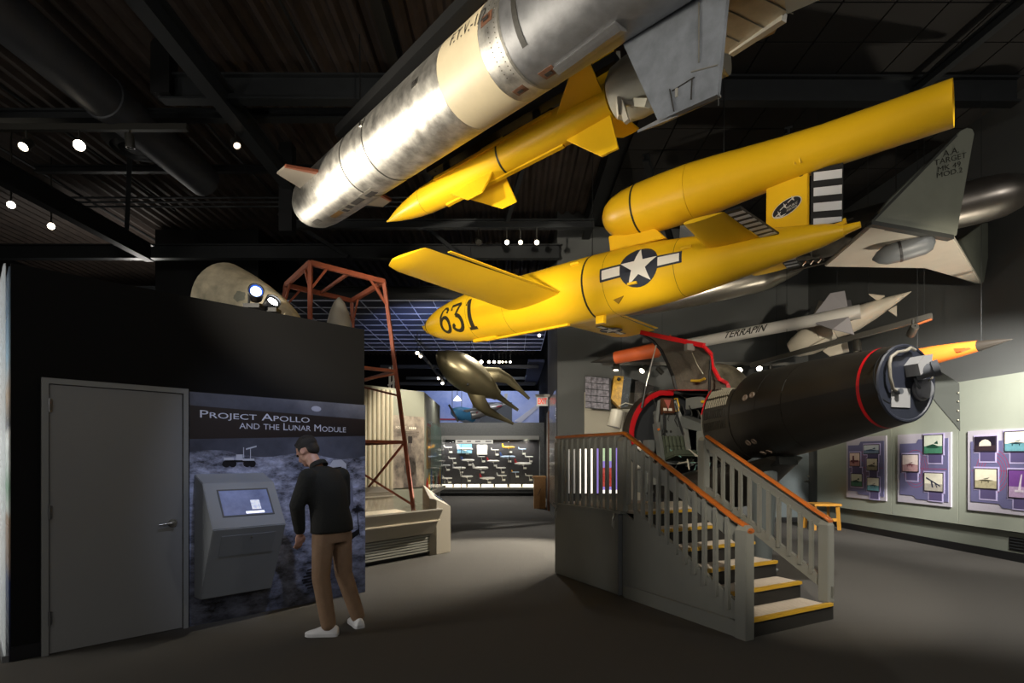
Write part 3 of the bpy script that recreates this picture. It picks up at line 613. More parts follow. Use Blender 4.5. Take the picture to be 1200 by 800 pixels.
cards = [(-.95, .0, .16, .24, 'tilted white caption card lying in the display case'), (-1.25, -.1, .2, .15, 'flat white leaflet left of the tilted card in the display case'), (-.55, -.5, .26, .16, 'small white sheet lying at the back of the display case')]
for i, (s, d, a, c, lb) in enumerate(cards):
    z = .585+(-d)*.09
    tag(MB().plate([cap_(s, z, d), cap_(s+a, z, d), cap_(s+a+.04, z+(.1 if i == 0 else .015), d-c), cap_(s+.04, z+(.1 if i == 0 else .015), d-c)], .006).build('caption_card', mat('white_card', '#d8d2c2', .7)), lb, 'card', 'cards in the display case')
b = MB(); c = cap_(-.22, .63, -.25); b.lathe(c, CV, [(-.05, .05), (0, .055), (.05, .05), (.05, .02), (-.05, .02)], 14); b.lathe(c+CV*.07+Z*.02, CN, [(-.05, .03), (.06, .035)], 12)
tag(b.build('engine_part', mat('oily_black', '#1f1f1c', .4, .4)), 'small black engine part in the right end of the display case', 'engine part')
spot((-2.6, 8.2, 3.02+.0), cap_(-.7, .6, -.4), 30, 70, .8)
# pedestal
pdl = thing('pedestal', 'beige pedestal with sloping top and blue label ending the display case', 'pedestal', cap_(.2, 0, 0))
fp = [cap_(.0, 0, -.0), cap_(.09, 0, .06), cap_(.43, 0, .04), cap_(.50, 0, -.10), cap_(.27, 0, -.42), cap_(.20, 0, -.39)]
zt = [1.02, .96, .68, .67, .9, 1.18]; zt = [.90, .885, .75, .765, 1.08, 1.11]
MB().loft([[p for p in fp], [p+Z*z for p, z in zip(fp, zt)]]).build('housing', beige, pdl, bev=.008)
q = [cap_(.25, .915, -.13), cap_(.37, .83, -.08), cap_(.40, .845, -.14), cap_(.28, .935, -.20)]
MB().plate([p+Z*.01 for p in q], .012).build('label_plate', mat('blue_label', '#4a5a78', .35), pdl)

# ------------------------------------------------------------------ grey green enclosure with explosion poster
enc = mat('grey_green_paint', '#8f9182', .65, noise=(2, .06)); E0, E1, E2 = V(-3.6, 9.46, 0), V(-1.874, 11.5, 0), V(-1.95, 14.6, 0)
el_ = thing('exhibit_enclosure', 'tall grey green exhibit enclosure wall with ribbed left part behind the rust red frame', 'enclosure', V(-2.2, 10.6, 0))
back = [E0, E1, E2, V(-3.9, 14.6, 0), V(-4.4, 10.4, 0)]
MB().prism(back, Z*2.95).build('walls', enc, el_)
EU = (E1-E0).normalized(); EN = V(EU.y, -EU.x, 0); EL = (E1-E0).length
def ep(s, z, d=0): return E1-EU*s+EN*d+Z*z
rb = MB()
for k in range(12):
    s = .86+k*.105; rb.lathe(ep(s, .9, .0), Z, [(0, .042), (2.0, .042)], 8)
o = rb.build('ribbed_facing', mat('cream_ribs', '#b7ad95', .5), el_, smooth=50); o['kind'] = 'stuff'
tk = thing('explosion_poster', 'sepia poster of billowing smoke with a standing rocket figure', 'poster', ep(.42, .95, .01))
sepia = mat('smoke_print', '#b8ab9a', .5, noise=(2.6, .6, '#3a3536'))
MB().prism([ep(.82, .93, .015), ep(.01, .93, .015), ep(.01, .93, .0), ep(.82, .93, .0)], Z*1.48).build('printed_sheet', sepia, tk)
fe = lambda u, v: ep(.82-u, v, .018)
print_mesh(poly_mesh([[(.25, .93), (.27, 1.5), (.34, 1.72), (.36, 1.85), (.46, 1.85), (.47, 1.72), (.56, 1.5), (.60, 1.2), (.58, .93)], circ_poly(.16, .43, 1.35, 16, .22)]), fe, 'figure', mat('sepia_dark', '#403a39', .6, noise=(6, .4, '#776e66')), tk)
print_mesh(poly_mesh([rect_poly(.37, 1.85, .48, 2.0)]), lambda u, v: ep(.82-u, v, .02), 'hat', mat('sepia_black', '#242020', .6), tk)
letters('ROCKET', lambda u, v: ep(.82-u, v, .02), (.06, 2.14, .33, 2.19), mat('pale_print', '#efe6d4', .5), tk)
print_mesh(poly_mesh([rect_poly(.40+.05*k, 2.14, .435+.05*k, 2.185) for k in range(4)]), lambda u, v: ep(.82-u, v, .02), 'worn_letters', _M['pale_print'], tk)
for k in range(4): print_mesh(poly_mesh([rect_poly(.08, 2.08-.03*k, .66-.05*(k % 2), 2.092-.03*k)]), lambda u, v: ep(.82-u, v, .02), 'text_line', _M['sepia_dark'], tk)
# side showcase with toys, seen edge on
sw = thing('toy_showcase', 'glass fronted showcase of colourful toys on the enclosure flank', 'showcase', V(-1.9, 12.8, .7))
MB().box2((-1.95, 11.62, .8), (-1.895, 14.5, 2.35)).build('backing', mat('showcase_green', '#7f9a8c', .5, noise=(3, .2)), sw)
MB().box2((-1.81, 11.62, .8), (-1.80, 14.5, 2.35)).build('glass_pane', mat('show_glass', '#d9f0e6', .03, trans=1., alpha=.2), sw)
MB().box2((-1.95, 11.6, .72), (-1.78, 14.5, .8)).build('shelf', mat('show_shelf', '#d8d4c4', .5), sw)
po = tag(MB().box2((-1.893, 11.7, 1.3), (-1.883, 12.5, 2.25)).build('ornate_poster', mat('ornate_print', '#b48a3e', .5, noise=(9, .8, '#161310'))), 'black and gold fairground style poster in the toy showcase', 'poster')
tag(MB().box2((-1.893, 11.66, 2.26), (-1.886, 12.55, 2.32)).build('red_strip', mat('red_strip', '#b23a30', .5)), 'thin red strip above the black and gold poster', 'strip')
random.seed(3)
cols = [('red', '#b8322a'), ('yellow', '#d9a82a'), ('blue', '#33568f'), ('orange', '#cf6a2c'), ('green', '#3d7a55'), ('white', '#d5d0c4')]
for i in range(9):
    y = 11.75+i*.3; cn, cc = cols[i % 6]; h = .3+.25*((i*37) % 5)/5
    t_ = thing('toy_rocket', '%s toy rocket standing %s in the row of the toy showcase' % (cn, ['first', 'second', 'third', 'fourth', 'fifth', 'sixth', 'seventh', 'eighth', 'ninth'][i]), 'toy', (-1.85, y, .8), 'toy rockets in the showcase')
    MB().lathe((-1.847, y, .82), Z, [(0, .012), (h*.2, .022), (h*.6, .02), (h, .002)], 10).build('body', mat('toy_'+cn, cc, .4), t_, smooth=40)
    MB().plate([(-1.847, y-.05, .8), (-1.847, y+.05, .8), (-1.847, y+.02, .8+h*.4), (-1.847, y-.02, .8+h*.4)], .006).build('fin', mat('toy_'+cols[(i+2) % 6][0], cols[(i+2) % 6][1], .4), t_)
spot((-.5, 9.6, 5.2), ep(.6, 1.9), 1500, 34, .7)
area((-1.3, 13.2, 2.75), (-1.9, 13.2, 1.6), 8, .3, 1.8, NEUT)

# ================================================================== NEXT GALLERY, seen through the passage
gr = mat('grey_granite_laminate', '#6c6e6c', .5, noise=(26, .5))
gc = thing('model_gallery', 'wide granite fronted showcase of model airliners at the end of the passage', 'showcase', (-.9, 21.8, 0))
X0, X1, YG = -6.0, 1.25, 21.8
gy = lambda py: CAMH-(py-HYP)/FPX*YG
MB().box2((X0, YG, gy(511)), (X1, YG+1.0, gy(495))).build('upper_band', gr, gc)
MB().box2((X0, YG-.03, gy(515)), (X1-.15, YG+.02, gy(510.5))).build('top_trim', mat('gallery_trim', '#9a9a94', .5), gc)
MB().box2((X0, YG, gy(577.5)), (X1, YG+1.0, gy(572))).build('lower_band', gr, gc)
MB().box2((X0, YG+.06, 0), (X1, YG+1.0, gy(577.5))).build('kick_board', steelbk, gc)
MB().box2((X1-.12, YG-.02, 0), (X1+.1, YG+1.0, gy(495))).build('right_pier', gr, gc)
MB().box2((X0, YG+.62, gy(572)), (X1, YG+.66, gy(511))).build('back_board', mat('case_dark_board', '#2b2a2b', .6), gc)
MB().box2((X0, YG-.01, gy(572)), (X1-.12, YG+.6, gy(571))).build('floor_board', mat('case_floor', '#cfcabc', .5), gc)
MB().box2((X0, YG-.04, gy(573.5)), (X1-.12, YG, gy(571))).build('bottom_trim', _M['gallery_trim'], gc)
for k in range(11): MB().box2((-4.6+k*.56, YG+.1, gy(570.6)), (-4.6+k*.56+.48, YG+.3, gy(567.6))).build('light_panel', mat('lit_panel', '#fff4dc', .4, emit=1.5), gc)
for x in (-4.0, -2.05, -.1): MB().box2((x-.012, YG-.012, gy(571)), (x+.012, YG+.012, gy(511))).build('mullion', steel, gc)
MB().box2((X0, YG, gy(571)), (X1-.12, YG+.006, gy(511))).build('glass_pane', mat('gallery_glass', '#dfe8f5', .04, trans=1., alpha=.12), gc)
sb = MB().box2(at(533.7, 515.3, YG-.02), at(577.7, 519.6, YG+.0)).build('sign_board', mat('sign_white', '#e9e7df', .5, emit=.25), gc)
for a, c in ((536, 542), (547, 552), (557, 563), (569, 576)): MB().box2(at(a, 516.5, YG-.03), at(c, 517.6, YG-.022)).build('sign_word', mat('sign_ink', '#3a3a3a', .6), sb)
pic = MB().box2(at(536, 520.3, YG+.5), at(553, 531, YG+.52)).build('picture_board', mat('picture_blue', '#4f86a8', .5), gc)
MB().box2(at(536, 528, YG+.49), at(553, 531, YG+.5)).build('picture_water', mat('picture_cyan', '#86b4c4', .5), pic)
MB().box2(at(559, 521, YG+.5), at(571, 532.5, YG+.52)).build('text_board', mat('text_board', '#d9d6c8', .6, emit=.15), gc)
area((-1.2, YG+.3, 2.2), (-1.2, YG+.35, 1.0), 70, 4, .2, NEUT); area((-1.2, YG-1.6, 3.4), (-1.2, YG+.5, 1.2), 45, 4, .3, NEUT)
# model airliners: (px, py, length px, colour, tail colour)
jets = [(525, 524, 10, 'white', None), (545, 526, 19, 'white', 'white'), (580, 527, 9, 'white', None), (596, 524, 15, 'yellow', 'yellow'), (612, 526, 9, 'pale blue', None),
        (530, 537, 9, 'white', None), (548, 539, 16, 'white', 'blue'), (564, 535, 9, 'grey', None), (578, 540, 15, 'white', 'red'), (595, 535, 18, 'pale blue', 'blue'), (620, 535, 10, 'white', None),
        (522, 545, 12, 'grey', None), (538, 548, 16, 'white', 'grey'), (563, 548, 19, 'white', 'white'), (587, 548, 12, 'white', None), (613, 543, 20, 'white', 'red'),
        (524, 560, 12, 'white', None), (547, 558, 15, 'white', None), (571, 560, 18, 'white', 'red'), (588, 557, 12, 'white', 'white'), (604, 553, 9, 'pale blue', 'yellow'), (620, 557, 9, 'white', None)]
jc = {'white': '#dddbd2', 'yellow': '#e3a31f', 'pale blue': '#a9bfd6', 'grey': '#9a9c9a', 'red': '#b3262e', 'blue': '#3b5a9c'}
rows_ = [0, 5, 11, 16, 22]; rn = ['top row', 'second row', 'third row', 'bottom row']; od = ['first', 'second', 'third', 'fourth', 'fifth', 'sixth']
for i, (px, py, ln, c, tc2) in enumerate(jets):
    r = max(k for k in range(4) if rows_[k] <= i); p = at(px, py, YG+.35); L = ln/FPX*(YG+.35)
    t_ = thing('model_airliner', '%s model airliner%s, %s from left in %s of showcase' % (c, ', %s tail' % tc2 if tc2 and tc2 != c else '', od[i-rows_[r]], rn[r]), 'model plane', (p.x, p.y, p.z-.2), 'model airliners in the end showcase')
    m = mat('jet_'+c, jc[c], .35); mt = mat('jet_'+(tc2 or c), jc[tc2 or c], .35); rr = L*.075
    D = V(1, -.12, 0).normalized(); S_ = V(.12, 1, 0).normalized()
    MB().lathe(p-D*L/2, D, [(0, rr*.2), (L*.25, rr), (L*.85, rr), (L*.95, rr*.7), (L, rr*.1)], 10).build('fuselage', m, t_, smooth=40)
    for sg in (-1, 1):
        MB().plate([p+D*L*.12, p-D*L*.08, p-D*L*.26+S_*sg*L*.42-Z*0, p-D*L*.18+S_*sg*L*.42], rr*.25).build('wing', m, t_)
        MB().lathe(p+S_*sg*L*.17-Z*rr*1.1+D*L*.06, -D, [(0, rr*.35), (L*.1, rr*.32)], 8).build('engine', m, t_)
    MB().plate([p-D*L*.33+Z*rr*.8, p-D*L*.5+Z*rr*.6, p-D*L*.52+Z*rr*4, p-D*L*.46+Z*rr*4], rr*.3).build('tail_fin', mt, t_)
    MB().tube([p-Z*.02+S_*.0, p+V(.03, .1, -.15), p+V(.04, .24, -.18)], .008, 6).build('stand', mat('jet_stand', '#c9c7be', .4), t_)
    MB().box(p+V(.08, .22, -.19), (.13, .02, .07)).build('caption', mat('jet_caption', '#dedccf', .6), t_)
# lectern by the side wall
wd = mat('honey_oak', '#a5763c', .5, noise=(14, .25))
lt_ = thing('lectern', 'small honey oak lectern with a black slanted mark by the side wall', 'lectern', at(632, 595, 16.4)*1)
bx = lambda x0, y0, x1, y1, d0, d1: (at(x0, y1, 16.4)+V(0, d0, 0), at(x1, y0, 16.4)+V(0, d1, 0))
MB().box2(V(at(626, 594, 16.4).x, 16.4, 0), V(at(639.5, 594, 16.4).x, 16.9, .92)).build('body', wd, lt_)
MB().box2(V(at(624.6, 594, 16.4).x, 16.34, .92), V(at(640, 594, 16.4).x, 16.95, .98)).build('top', wd, lt_)
MB().bar(V(at(630, 580, 16.4).x, 16.39, .4), V(at(634, 573, 16.4).x, 16.39, .62), .03, .012).build('slanted_mark', steelbk, lt_)
# exit sign
es = thing('exit_sign', 'small lit exit sign sticking out from the side wall', 'sign', (1.0, 15.7, 3.2))
ec = at(635.5, 470, 15.7)
MB().box(ec, (.33, .06, .27)).build('case', mat('exit_case', '#d6d2c8', .5, emit=.25), es)
MB().box(ec+Z*.16+V(.02, 0, 0), (.44, .12, .07)).build('hood', mat('exit_hood', '#b9b6ae', .4), es)
letters('EXIT', lambda u, v: V(u, ec.y-.034, v), (ec.x-.13, ec.z-.085, ec.x+.13, ec.z+.085), mat('exit_red', '#e0402a', .4, emit=.9), es, bold=.02)
# gold cartoon rocket
gm = mat('champagne_metal', '#8d8467', .34, .75, noise=(2, .15))
YR = 12.6; rn_ = thing('gold_rocket', 'champagne gold fat cartoon rocket with three swept fins hanging nose up', 'rocket', at(560, 440, YR))
a = at(511, 413.5, YR-.4); c = at(583, 463, YR+.3); ax = (c-a).normalized(); L = (c-a).length; RM = .40
MB().lathe(a, ax, [(0, .004)]+[(L*x, RM*math.sin(PI*min(1, x**.8*.93+.0))**.85+.0) for x in (.04, .1, .17, .25, .34, .44, .54, .64, .74, .83, .9, .96)]+[(L, .13), (L*1.0, .09), (L*.99, .02)], 36).build('body', gm, rn_, smooth=60)
sd = ax.cross(V(0, 1, 0)).normalized(); sd = sd if sd.z > 0 else -sd
def fin(pts, depth):
    g = []
    for (s, q, w_) in pts:
        c0 = a+ax*s+sd*q[0]+V(0, q[1], 0); g.append((c0, w_))
    b = MB(); rings = []
    for i, (p, w_) in enumerate(g):
        d = (g[min(i+1, len(g)-1)][0]-g[max(i-1, 0)][0]).normalized(); o1 = d.cross(V(0, 1, 0)).normalized()
        rings.append([p+o1*w_*math.cos(2*PI*k/10)+V(0, 1, 0)*.045*math.sin(2*PI*k/10) for k in range(10)])
    b.loft(rings).build('fin', gm, rn_, smooth=60)
fin([(L*.70, (.2, -.05), .2), (L*.86, (.40, -.1), .17), (L*1.02, (.45, -.1), .11), (L*1.25, (.40, -.1), .055), (L*1.42, (.36, -.1), .035)], 1)
fin([(L*.70, (-.2, -.1), .2), (L*.86, (-.40, -.15), .17), (L*1.02, (-.45, -.15), .11), (L*1.25, (-.40, -.15), .055), (L*1.42, (-.36, -.15), .035)], 1)
fin([(L*.85, (.0, .25), .12), (L*1.02, (.02, .42), .08), (L*1.2, (.02, .44), .05), (L*1.36, (.02, .42), .035)], 1)
for px, py in ((536.5, 434.5), (548, 450)): MB().lathe(at(px, py, YR-.42), V(0, 1, 0), [(0, .02), (.06, .03)], 12).build('port', steel, rn_)
q = a.lerp(c, .55); MB().tube([q, V(q.x, q.y, 7.32)], .006, 5).build('suspension_cable', steelbk, rn_)
spot((.6, 8.6, 4.2), at(550, 440, YR), 380, 22, .6)
# painted aircraft mural with hanging racer and propeller plane
ml = thing('aircraft_mural', 'wide blue and white painted aircraft mural above the model showcase', 'mural', (-2, 25.9, 3.3))
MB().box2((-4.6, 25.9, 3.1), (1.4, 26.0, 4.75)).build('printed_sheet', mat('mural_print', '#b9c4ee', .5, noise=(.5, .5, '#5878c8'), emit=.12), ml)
MB().box2((-3.5, 25.86, 3.35), (-2.2, 25.9, 3.42)).build('red_stripe', mat('mural_red', '#b33a48', .5), ml)
MB().box2((-1.9, 25.84, 3.1), (-.0, 25.9, 4.2)).build('grey_panel', mat('mural_grey', '#55585c', .6), ml)
MB().plate([(.1, 25.87, 3.3), (1.2, 25.87, 4.1), (1.35, 25.87, 4.0), (.4, 25.87, 3.2)], .03).build('white_wing', mat('mural_white', '#e6e6f2', .5), ml)
rp_ = thing('racing_plane', 'small silver and red racing aeroplane model hanging before the mural', 'aeroplane', at(566, 482, 24))
p = at(550, 487, 24); q = at(592, 474, 24.6); MB().lathe(p, q-p, [(0, .05), (.05, .2), (.4, .24), (1.0, .2), (1.64, .06)], 16).build('fuselage', mat('racer_silver', '#b9b5ad', .3, .5), rp_, smooth=40)
MB().plate([at(543, 481, 23.2), at(547, 482.5, 23.1), at(588, 474, 24.9), at(583, 472.5, 25)], .05).build('upper_wing', _M['racer_silver'], rp_)
MB().bar(p.lerp(q, .2)+V(0, -.24, 0), p.lerp(q, .9)+V(0, -.1, 0), .02, .06).build('red_flash', _M['mural_red'], rp_)
MB().plate([q-V(.1, 0, 0), q+V(.05, 0, 0), q+V(.12, 0, .5), q+V(-.02, 0, .5)], .03).build('tail_fin', _M['racer_silver'], rp_)
bp = thing('blue_plane', 'blue nosed aeroplane with dark propeller before the mural', 'aeroplane', at(536, 484, 23.4))
MB().lathe(at(529.5, 482, 23.2), V(.5, .85, -.06), [(0, .02), (.06, .12), (.2, .2), (.6, .3), (1.4, .34)], 16).build('nose', mat('plane_blue', '#5aa6d8', .35), bp, smooth=50)
MB().bar(at(526, 474, 23.15), at(537, 494, 23.15), .03, .09).build('propeller', steelbk, bp)
for q_ in ((530, 23.3), (541, 23.9)): MB().tube([at(q_[0], 483, q_[1]), V(at(q_[0], 483, q_[1]).x, q_[1], 7.3)], .012, 5).build('suspension_cable', steelbk, bp)
MB().lathe(at(541, 486, 23.9), V(.5, .85, -.06), [(0, .3), (1, .34)], 14).build('cowling', mat('plane_white', '#d9dff2', .4), bp, smooth=50)
area((-1.5, 24.0, 5.2), (-1.5, 25.9, 3.7), 50, 4, .3, (.85, .9, 1))
fl = thing('pendant_lamp', 'round white pendant lamp under the dark gallery ceiling', 'lamp', at(536, 468, 22)+Z*0)
MB().lathe(at(536, 469.5, 22), Z, [(0, .15), (.02, .17), (.12, .1), (.2, .03)], 16).build('shade', mat('pendant_white', '#f4f0e4', .4, emit=2.5), fl, smooth=50)
MB().tube([at(536, 465, 22), V(at(536, 465, 22).x, 22, 7.31)], .012, 5).build('cord', steelbk, fl)
for a, c, z in (((-5, 20.5, 5.0), (1, 20.5, 5.0), 0), ((-5, 23, 4.7), (1, 23, 4.7), 0), ((-5, 25.5, 5.3), (1, 25.5, 5.3), 0)):
    struct(MB().bar(a, c, .12, .12).build('trim_%d' % tn, steel)); tn += 1
# small stair lamp cluster behind the frame: white scaffold
wf = thing('white_scaffold', 'thin white tubular stand behind the enclosure left of the passage', 'stand', at(459, 470, 14))
for a, c in (((455, 605), (457, 430)), ((462, 605), (461, 428)), ((455, 452), (462, 446)), ((456, 440), (461, 438))): MB().tube([at(*a, 14), at(*c, 14)], .03, 6).build('tube', mat('white_tube', '#d9d8d2', .4), wf)
# ================================================================== STAIR AND LANDING
SO = V(1.974, 4.578, 0); SA = V(-.4655, .885, 0).normalized(); SW = V(.885, .4655, 0).normalized()
def st(a, b, z=0): return SO+SA*a+SW*b+Z*z
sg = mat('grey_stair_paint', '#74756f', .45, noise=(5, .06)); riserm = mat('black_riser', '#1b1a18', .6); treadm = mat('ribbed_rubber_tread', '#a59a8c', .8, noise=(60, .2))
nosem = mat('yellow_nosing', '#b08b28', .45); woodm = mat('varnished_handrail', '#a2561f', .28, noise=(10, .3), coat=.6)
sr = thing('staircase', 'grey wooden stair with landing, slatted rails and varnished handrails up to the cockpit', 'staircase', st(1.2, .6))
axs = (SW, SA, Z)
def sbox(nm, a0, a1, b0, b1, z0, z1, m, bev=0, par=None):
    c = st((a0+a1)/2, (b0+b1)/2, (z0+z1)/2); return MB().box(c, (abs(b1-b0), abs(a1-a0), abs(z1-z0)), axs).build(nm, m, par or sr, bev=bev)
WD = 1.20; RZ = .16; TR = .268
for k in range(6):
    z = RZ*(k+1); a = TR*k; last = k == 5
    sbox('riser', a+.012, a+.03, .06, WD+(.06 if k == 0 else -.04), z-RZ, z-.025, riserm)
    t_ = sbox('tread', a, (2.95 if last else a+TR+.03), .06, WD-.05, z-.03, z, treadm)
    nb = MB()
    for q in range(8): nb.box(st(a+.055+q*.026, (.06+WD-.05)/2, z+.002), (WD-.13, .012, .004), axs)
    o = nb.build('tread_ribs', mat('tread_rib', '#b4a99b', .8), t_); o['kind'] = 'stuff'
    sbox('nosing', a-.014, a+.03, .06, WD-.05+(.07 if k == 0 else 0), z-.022, z+.006, nosem, par=t_)
sbox('toe_board', 1.62, 1.66, .1, WD-.08, .96, 1.03, mat('beige_toe_board', '#8f8a7c', .6))
# left flank: stair panel with plinth, landing door panel
lf_ = MB(); lf_.prism([st(.02, .035, 0), st(1.645, .035, 0), st(1.645, .035, .94), st(1.5, .035, .88), st(.02, .035, .10)], SW*.03); lf_.build('flank_panel', sg, sr)
MB().prism([st(.05, .0, 0), st(1.58, .0, 0), st(1.58, .0, .14), st(.05, .0, .14)], SW*.035).build('flank_plinth', sg, sr, bev=.004)
sbox('landing_panel', 1.665, 2.985, -.012, .03, .01, .925, sg, .004)
sbox('panel_edge', 1.645, 1.663, -.02, .03, .01, .925, mat('stair_edge', '#5d6062', .4))
sbox('landing_ledge', 1.60, 3.0, -.035, .06, .925, .95, sg)
sbox('landing_rear', 2.95, 2.985, .03, WD-.03, .01, .93, sg)
sbox('right_flank', .05, 2.98, WD-.03, WD, .0, .1, sg)
MB().prism([st(.12, WD-.04, .0), st(2.98, WD-.04, 0), st(2.98, WD-.04, .93), st(1.5, WD-.04, .93)], SW*.02).build('right_flank_panel', mat('stair_paint_shaded', '#5c5d59', .5), sr)  # darker copy of the stair paint, shade put into its colour
for a, z in ((1.72, .86), (2.93, .86)):
    hs = MB(); hs.tube([st(a, -.03, z+.03), st(a, -.045, z), st(a, -.05, z-.08), st(a, -.03, z-.11), st(a, -.025, z-.02)], .007, 6); hs.box(st(a, -.02, z+.05), (.02, .03, .05), axs)
    hs.build('hasp', mat('hasp_steel', '#a9a9a4', .3, .9), sr)
# strings (sloped boards) and rails
sl = .838/1.6                                                          # slope of the rails
def sloped(nm, a0, a1, b0, b1, zlo, zhi, m, par=sr):                   # zlo, zhi at a0, rising with the slope
    p = [st(a0, b0, zlo), st(a1, b0, zlo+(a1-a0)*sl), st(a1, b0, zhi+(a1-a0)*sl), st(a0, b0, zhi)]
    return MB().prism(p, SW*(b1-b0)).build(nm, m, par)
sloped('left_string', .06, 1.45, .03, .07, .10, .27, sg)
sloped('left_rail_board', .06, 1.6, .03, .07, .78, .93, sg)
sbox('landing_rail_board', 1.68, 2.93, .03, .07, 1.66, 1.80, sg)
def rail(nm, pts, b):
    rb_ = MB(); rg = []
    for a, z in pts:
        n = 12; rg.append([st(a, b+.045*math.cos(2*PI*k/n), z+.022*math.sin(2*PI*k/n)) for k in range(n)])
    rb_.loft(rg); return rb_.build(nm, woodm, sr, smooth=60)
rail('handrail', [(-.03, .925), (.0, .955), (.1, .995), (1.6, 1.815), (1.63, 1.82), (3.0, 1.82)], .045)
# left balusters, mitred tops, hung outside the string
proto = {}
def baluster(a, z0, z1, b=.0, d=.035, wv=.036):
    p = [st(a-wv/2, b, z0), st(a+wv/2, b, z0), st(a+wv/2, b, z1-.02), st(a-wv/2, b, z1-.02)]
    q = [st(a-wv/2, b+d, z0), st(a+wv/2, b+d, z0), st(a+wv/2, b+d, z1+.01), st(a-wv/2, b+d, z1+.01)]
    return MB().loft([p, q]).build('baluster', sg, sr)
for a in (1.513, 1.413, 1.29, 1.172, 1.055, .934, .81, .69, .57, .451, .323, .191): baluster(a, .10+a*.62, .935+a*.545)
for a in (2.86, 2.751, 2.632, 2.508, 2.383, 2.261, 2.14, 2.022, 1.9, 1.779): baluster(a, .94, 1.79)
def post(a0, a1, b0, b1, z0, z1, m=sg):
    b = MB(); b.loft([[st(a0, b0, z0), st(a1, b0, z0), st(a1, b1, z0), st(a0, b1, z0)], [st(a0, b0, z1-.045), st(a1, b0, z1-.045), st(a1, b1, z1-.045), st(a0, b1, z1-.045)],
        [st(a0+.01, b0+.03, z1), st(a1-.01, b0+.03, z1), st(a1-.01, b1-.03, z1), st(a0+.01, b1-.03, z1)]]); return b.build('newel_post', m, sr, bev=.004)
post(-.03, .085, -.02, .085, 0, .975); post(1.57, 1.675, -.02, .06, .95, 1.78); post(2.9, 2.985, -.02, .06, .95, 1.79)
# right rail, standing on the steps
sl2 = (1.785-.938)/(1.52-.02)
def sl_r(nm, a0, a1, zlo, zhi, b0, b1, m=sg):
    p = [st(a0, b0, zlo+a0*sl2), st(a1, b0, zlo+a1*sl2), st(a1, b0, zhi+a1*sl2), st(a0, b0, zhi+a0*sl2)]
    return MB().prism(p, SW*(b1-b0)).build(nm, m, sr)
post(.015, .115, WD-.02, WD+.08, .165, .95); post(1.53, 1.63, WD-.02, WD+.08, .95, 1.80)
sl_r('right_rail_board', .1, 1.54, .80, .915, WD+.01, WD+.05); sl_r('right_lower_rail', .1, 1.54, .23, .345, WD+.01, WD+.05)
rail('handrail', [(.02, .945), (.06, .97), (.12, 1.0), (1.52, 1.80)], WD+.03)
for a in (1.392, 1.274, 1.148, 1.032, .914, .79, .678, .557, .438, .317, .2):
    MB().prism([st(a-.018, WD-.005, .3+a*sl2), st(a+.018, WD-.005, .3+a*sl2), st(a+.018, WD-.005, .82+a*sl2), st(a-.018, WD-.005, .82+a*sl2)], SW*.034).build('baluster', sg, sr)
MB().box(st(.0, WD+.03, .27), (.012, .02, .1), axs).build('latch', _M['hasp_steel'], sr)
# landing rail on the far right side and the back stays open towards the cockpit
sbox('landing_beam', 2.0, 2.98, .1, WD-.1, .80, .93, riserm)

# ================================================================== BLACK AIRCRAFT NOSE WITH OPEN COCKPIT
FA = V(-.295, .956, 0).normalized(); FLt = V(-.956, -.295, 0).normalized()                                                    # along the fuselage to the rear; left side faces the landing
def fc(t): return V(4.09, 5.6, 0)+FA*(t*1.113)+Z*(2.32-.1248*t+.0057*t*t)
def frd(t):
    P_ = [(0, .41), (.25, .443), (.7, .51), (1.2, .575), (2.0, .65), (2.4, .68), (2.75, .705), (3.9, .86)]
    for (a, r), (c, q) in zip(P_[:-1], P_[1:]):
        if t <= c: return r+(q-r)*(t-a)/(c-a)
    return P_[-1][1]
def fp_(t, ang, dr=0):                                                 # ang 0 = left, 90 = up, 180 = right
    r = frd(t)+dr; q = fc(t)+FLt*r*math.cos(math.radians(ang))+Z*r*math.sin(math.radians(ang))
    if t > 1.742: q.z = min(q.z, 2.465+.135*(t-1.74)+dr)               # the deck in front of the cockpit is cut flat
    return q
bk = mat('satin_black_skin', '#211e19', .38, noise=(3, .3), bump=(60, .04)); inner = mat('dark_cockpit_lining', '#2c2e2e', .7, noise=(4, .3)); redm = mat('red_edge_paint', '#b3121a', .4)
an = thing('aircraft_nose', 'big black aircraft nose section with open red edged cockpit on a grey pillar', 'aircraft nose', fc(2.0)*1-Z*fc(2.0).z)
def skin_(nm, t0, t1, a0, a1, m, dr=0, nt_=8, na=40, th=0, par=an):
    g = [[fp_(t0+(t1-t0)*i/nt_, a0+(a1-a0)*j/na, dr) for j in range(na+1)] for i in range(nt_+1)]
    return MB().patch(g, th).build(nm, m, par, smooth=40)
for t0, t1 in ((0, .155), (.185, 1.0), (1.005, 1.35), (1.355, 1.74)): skin_('skin_panel', t0, t1, 0, 360, bk, 0, 6, 48)
skin_('red_stripe', .155, .185, 0, 360, redm, .002, 1, 48)
skin_('gun_bay_skin', 1.745, 2.20, -190, 62, bk, 0, 4, 40, .012)
skin_('gun_bay_crown', 1.745, 2.06, 62, 170, bk, 0, 4, 20, .012)
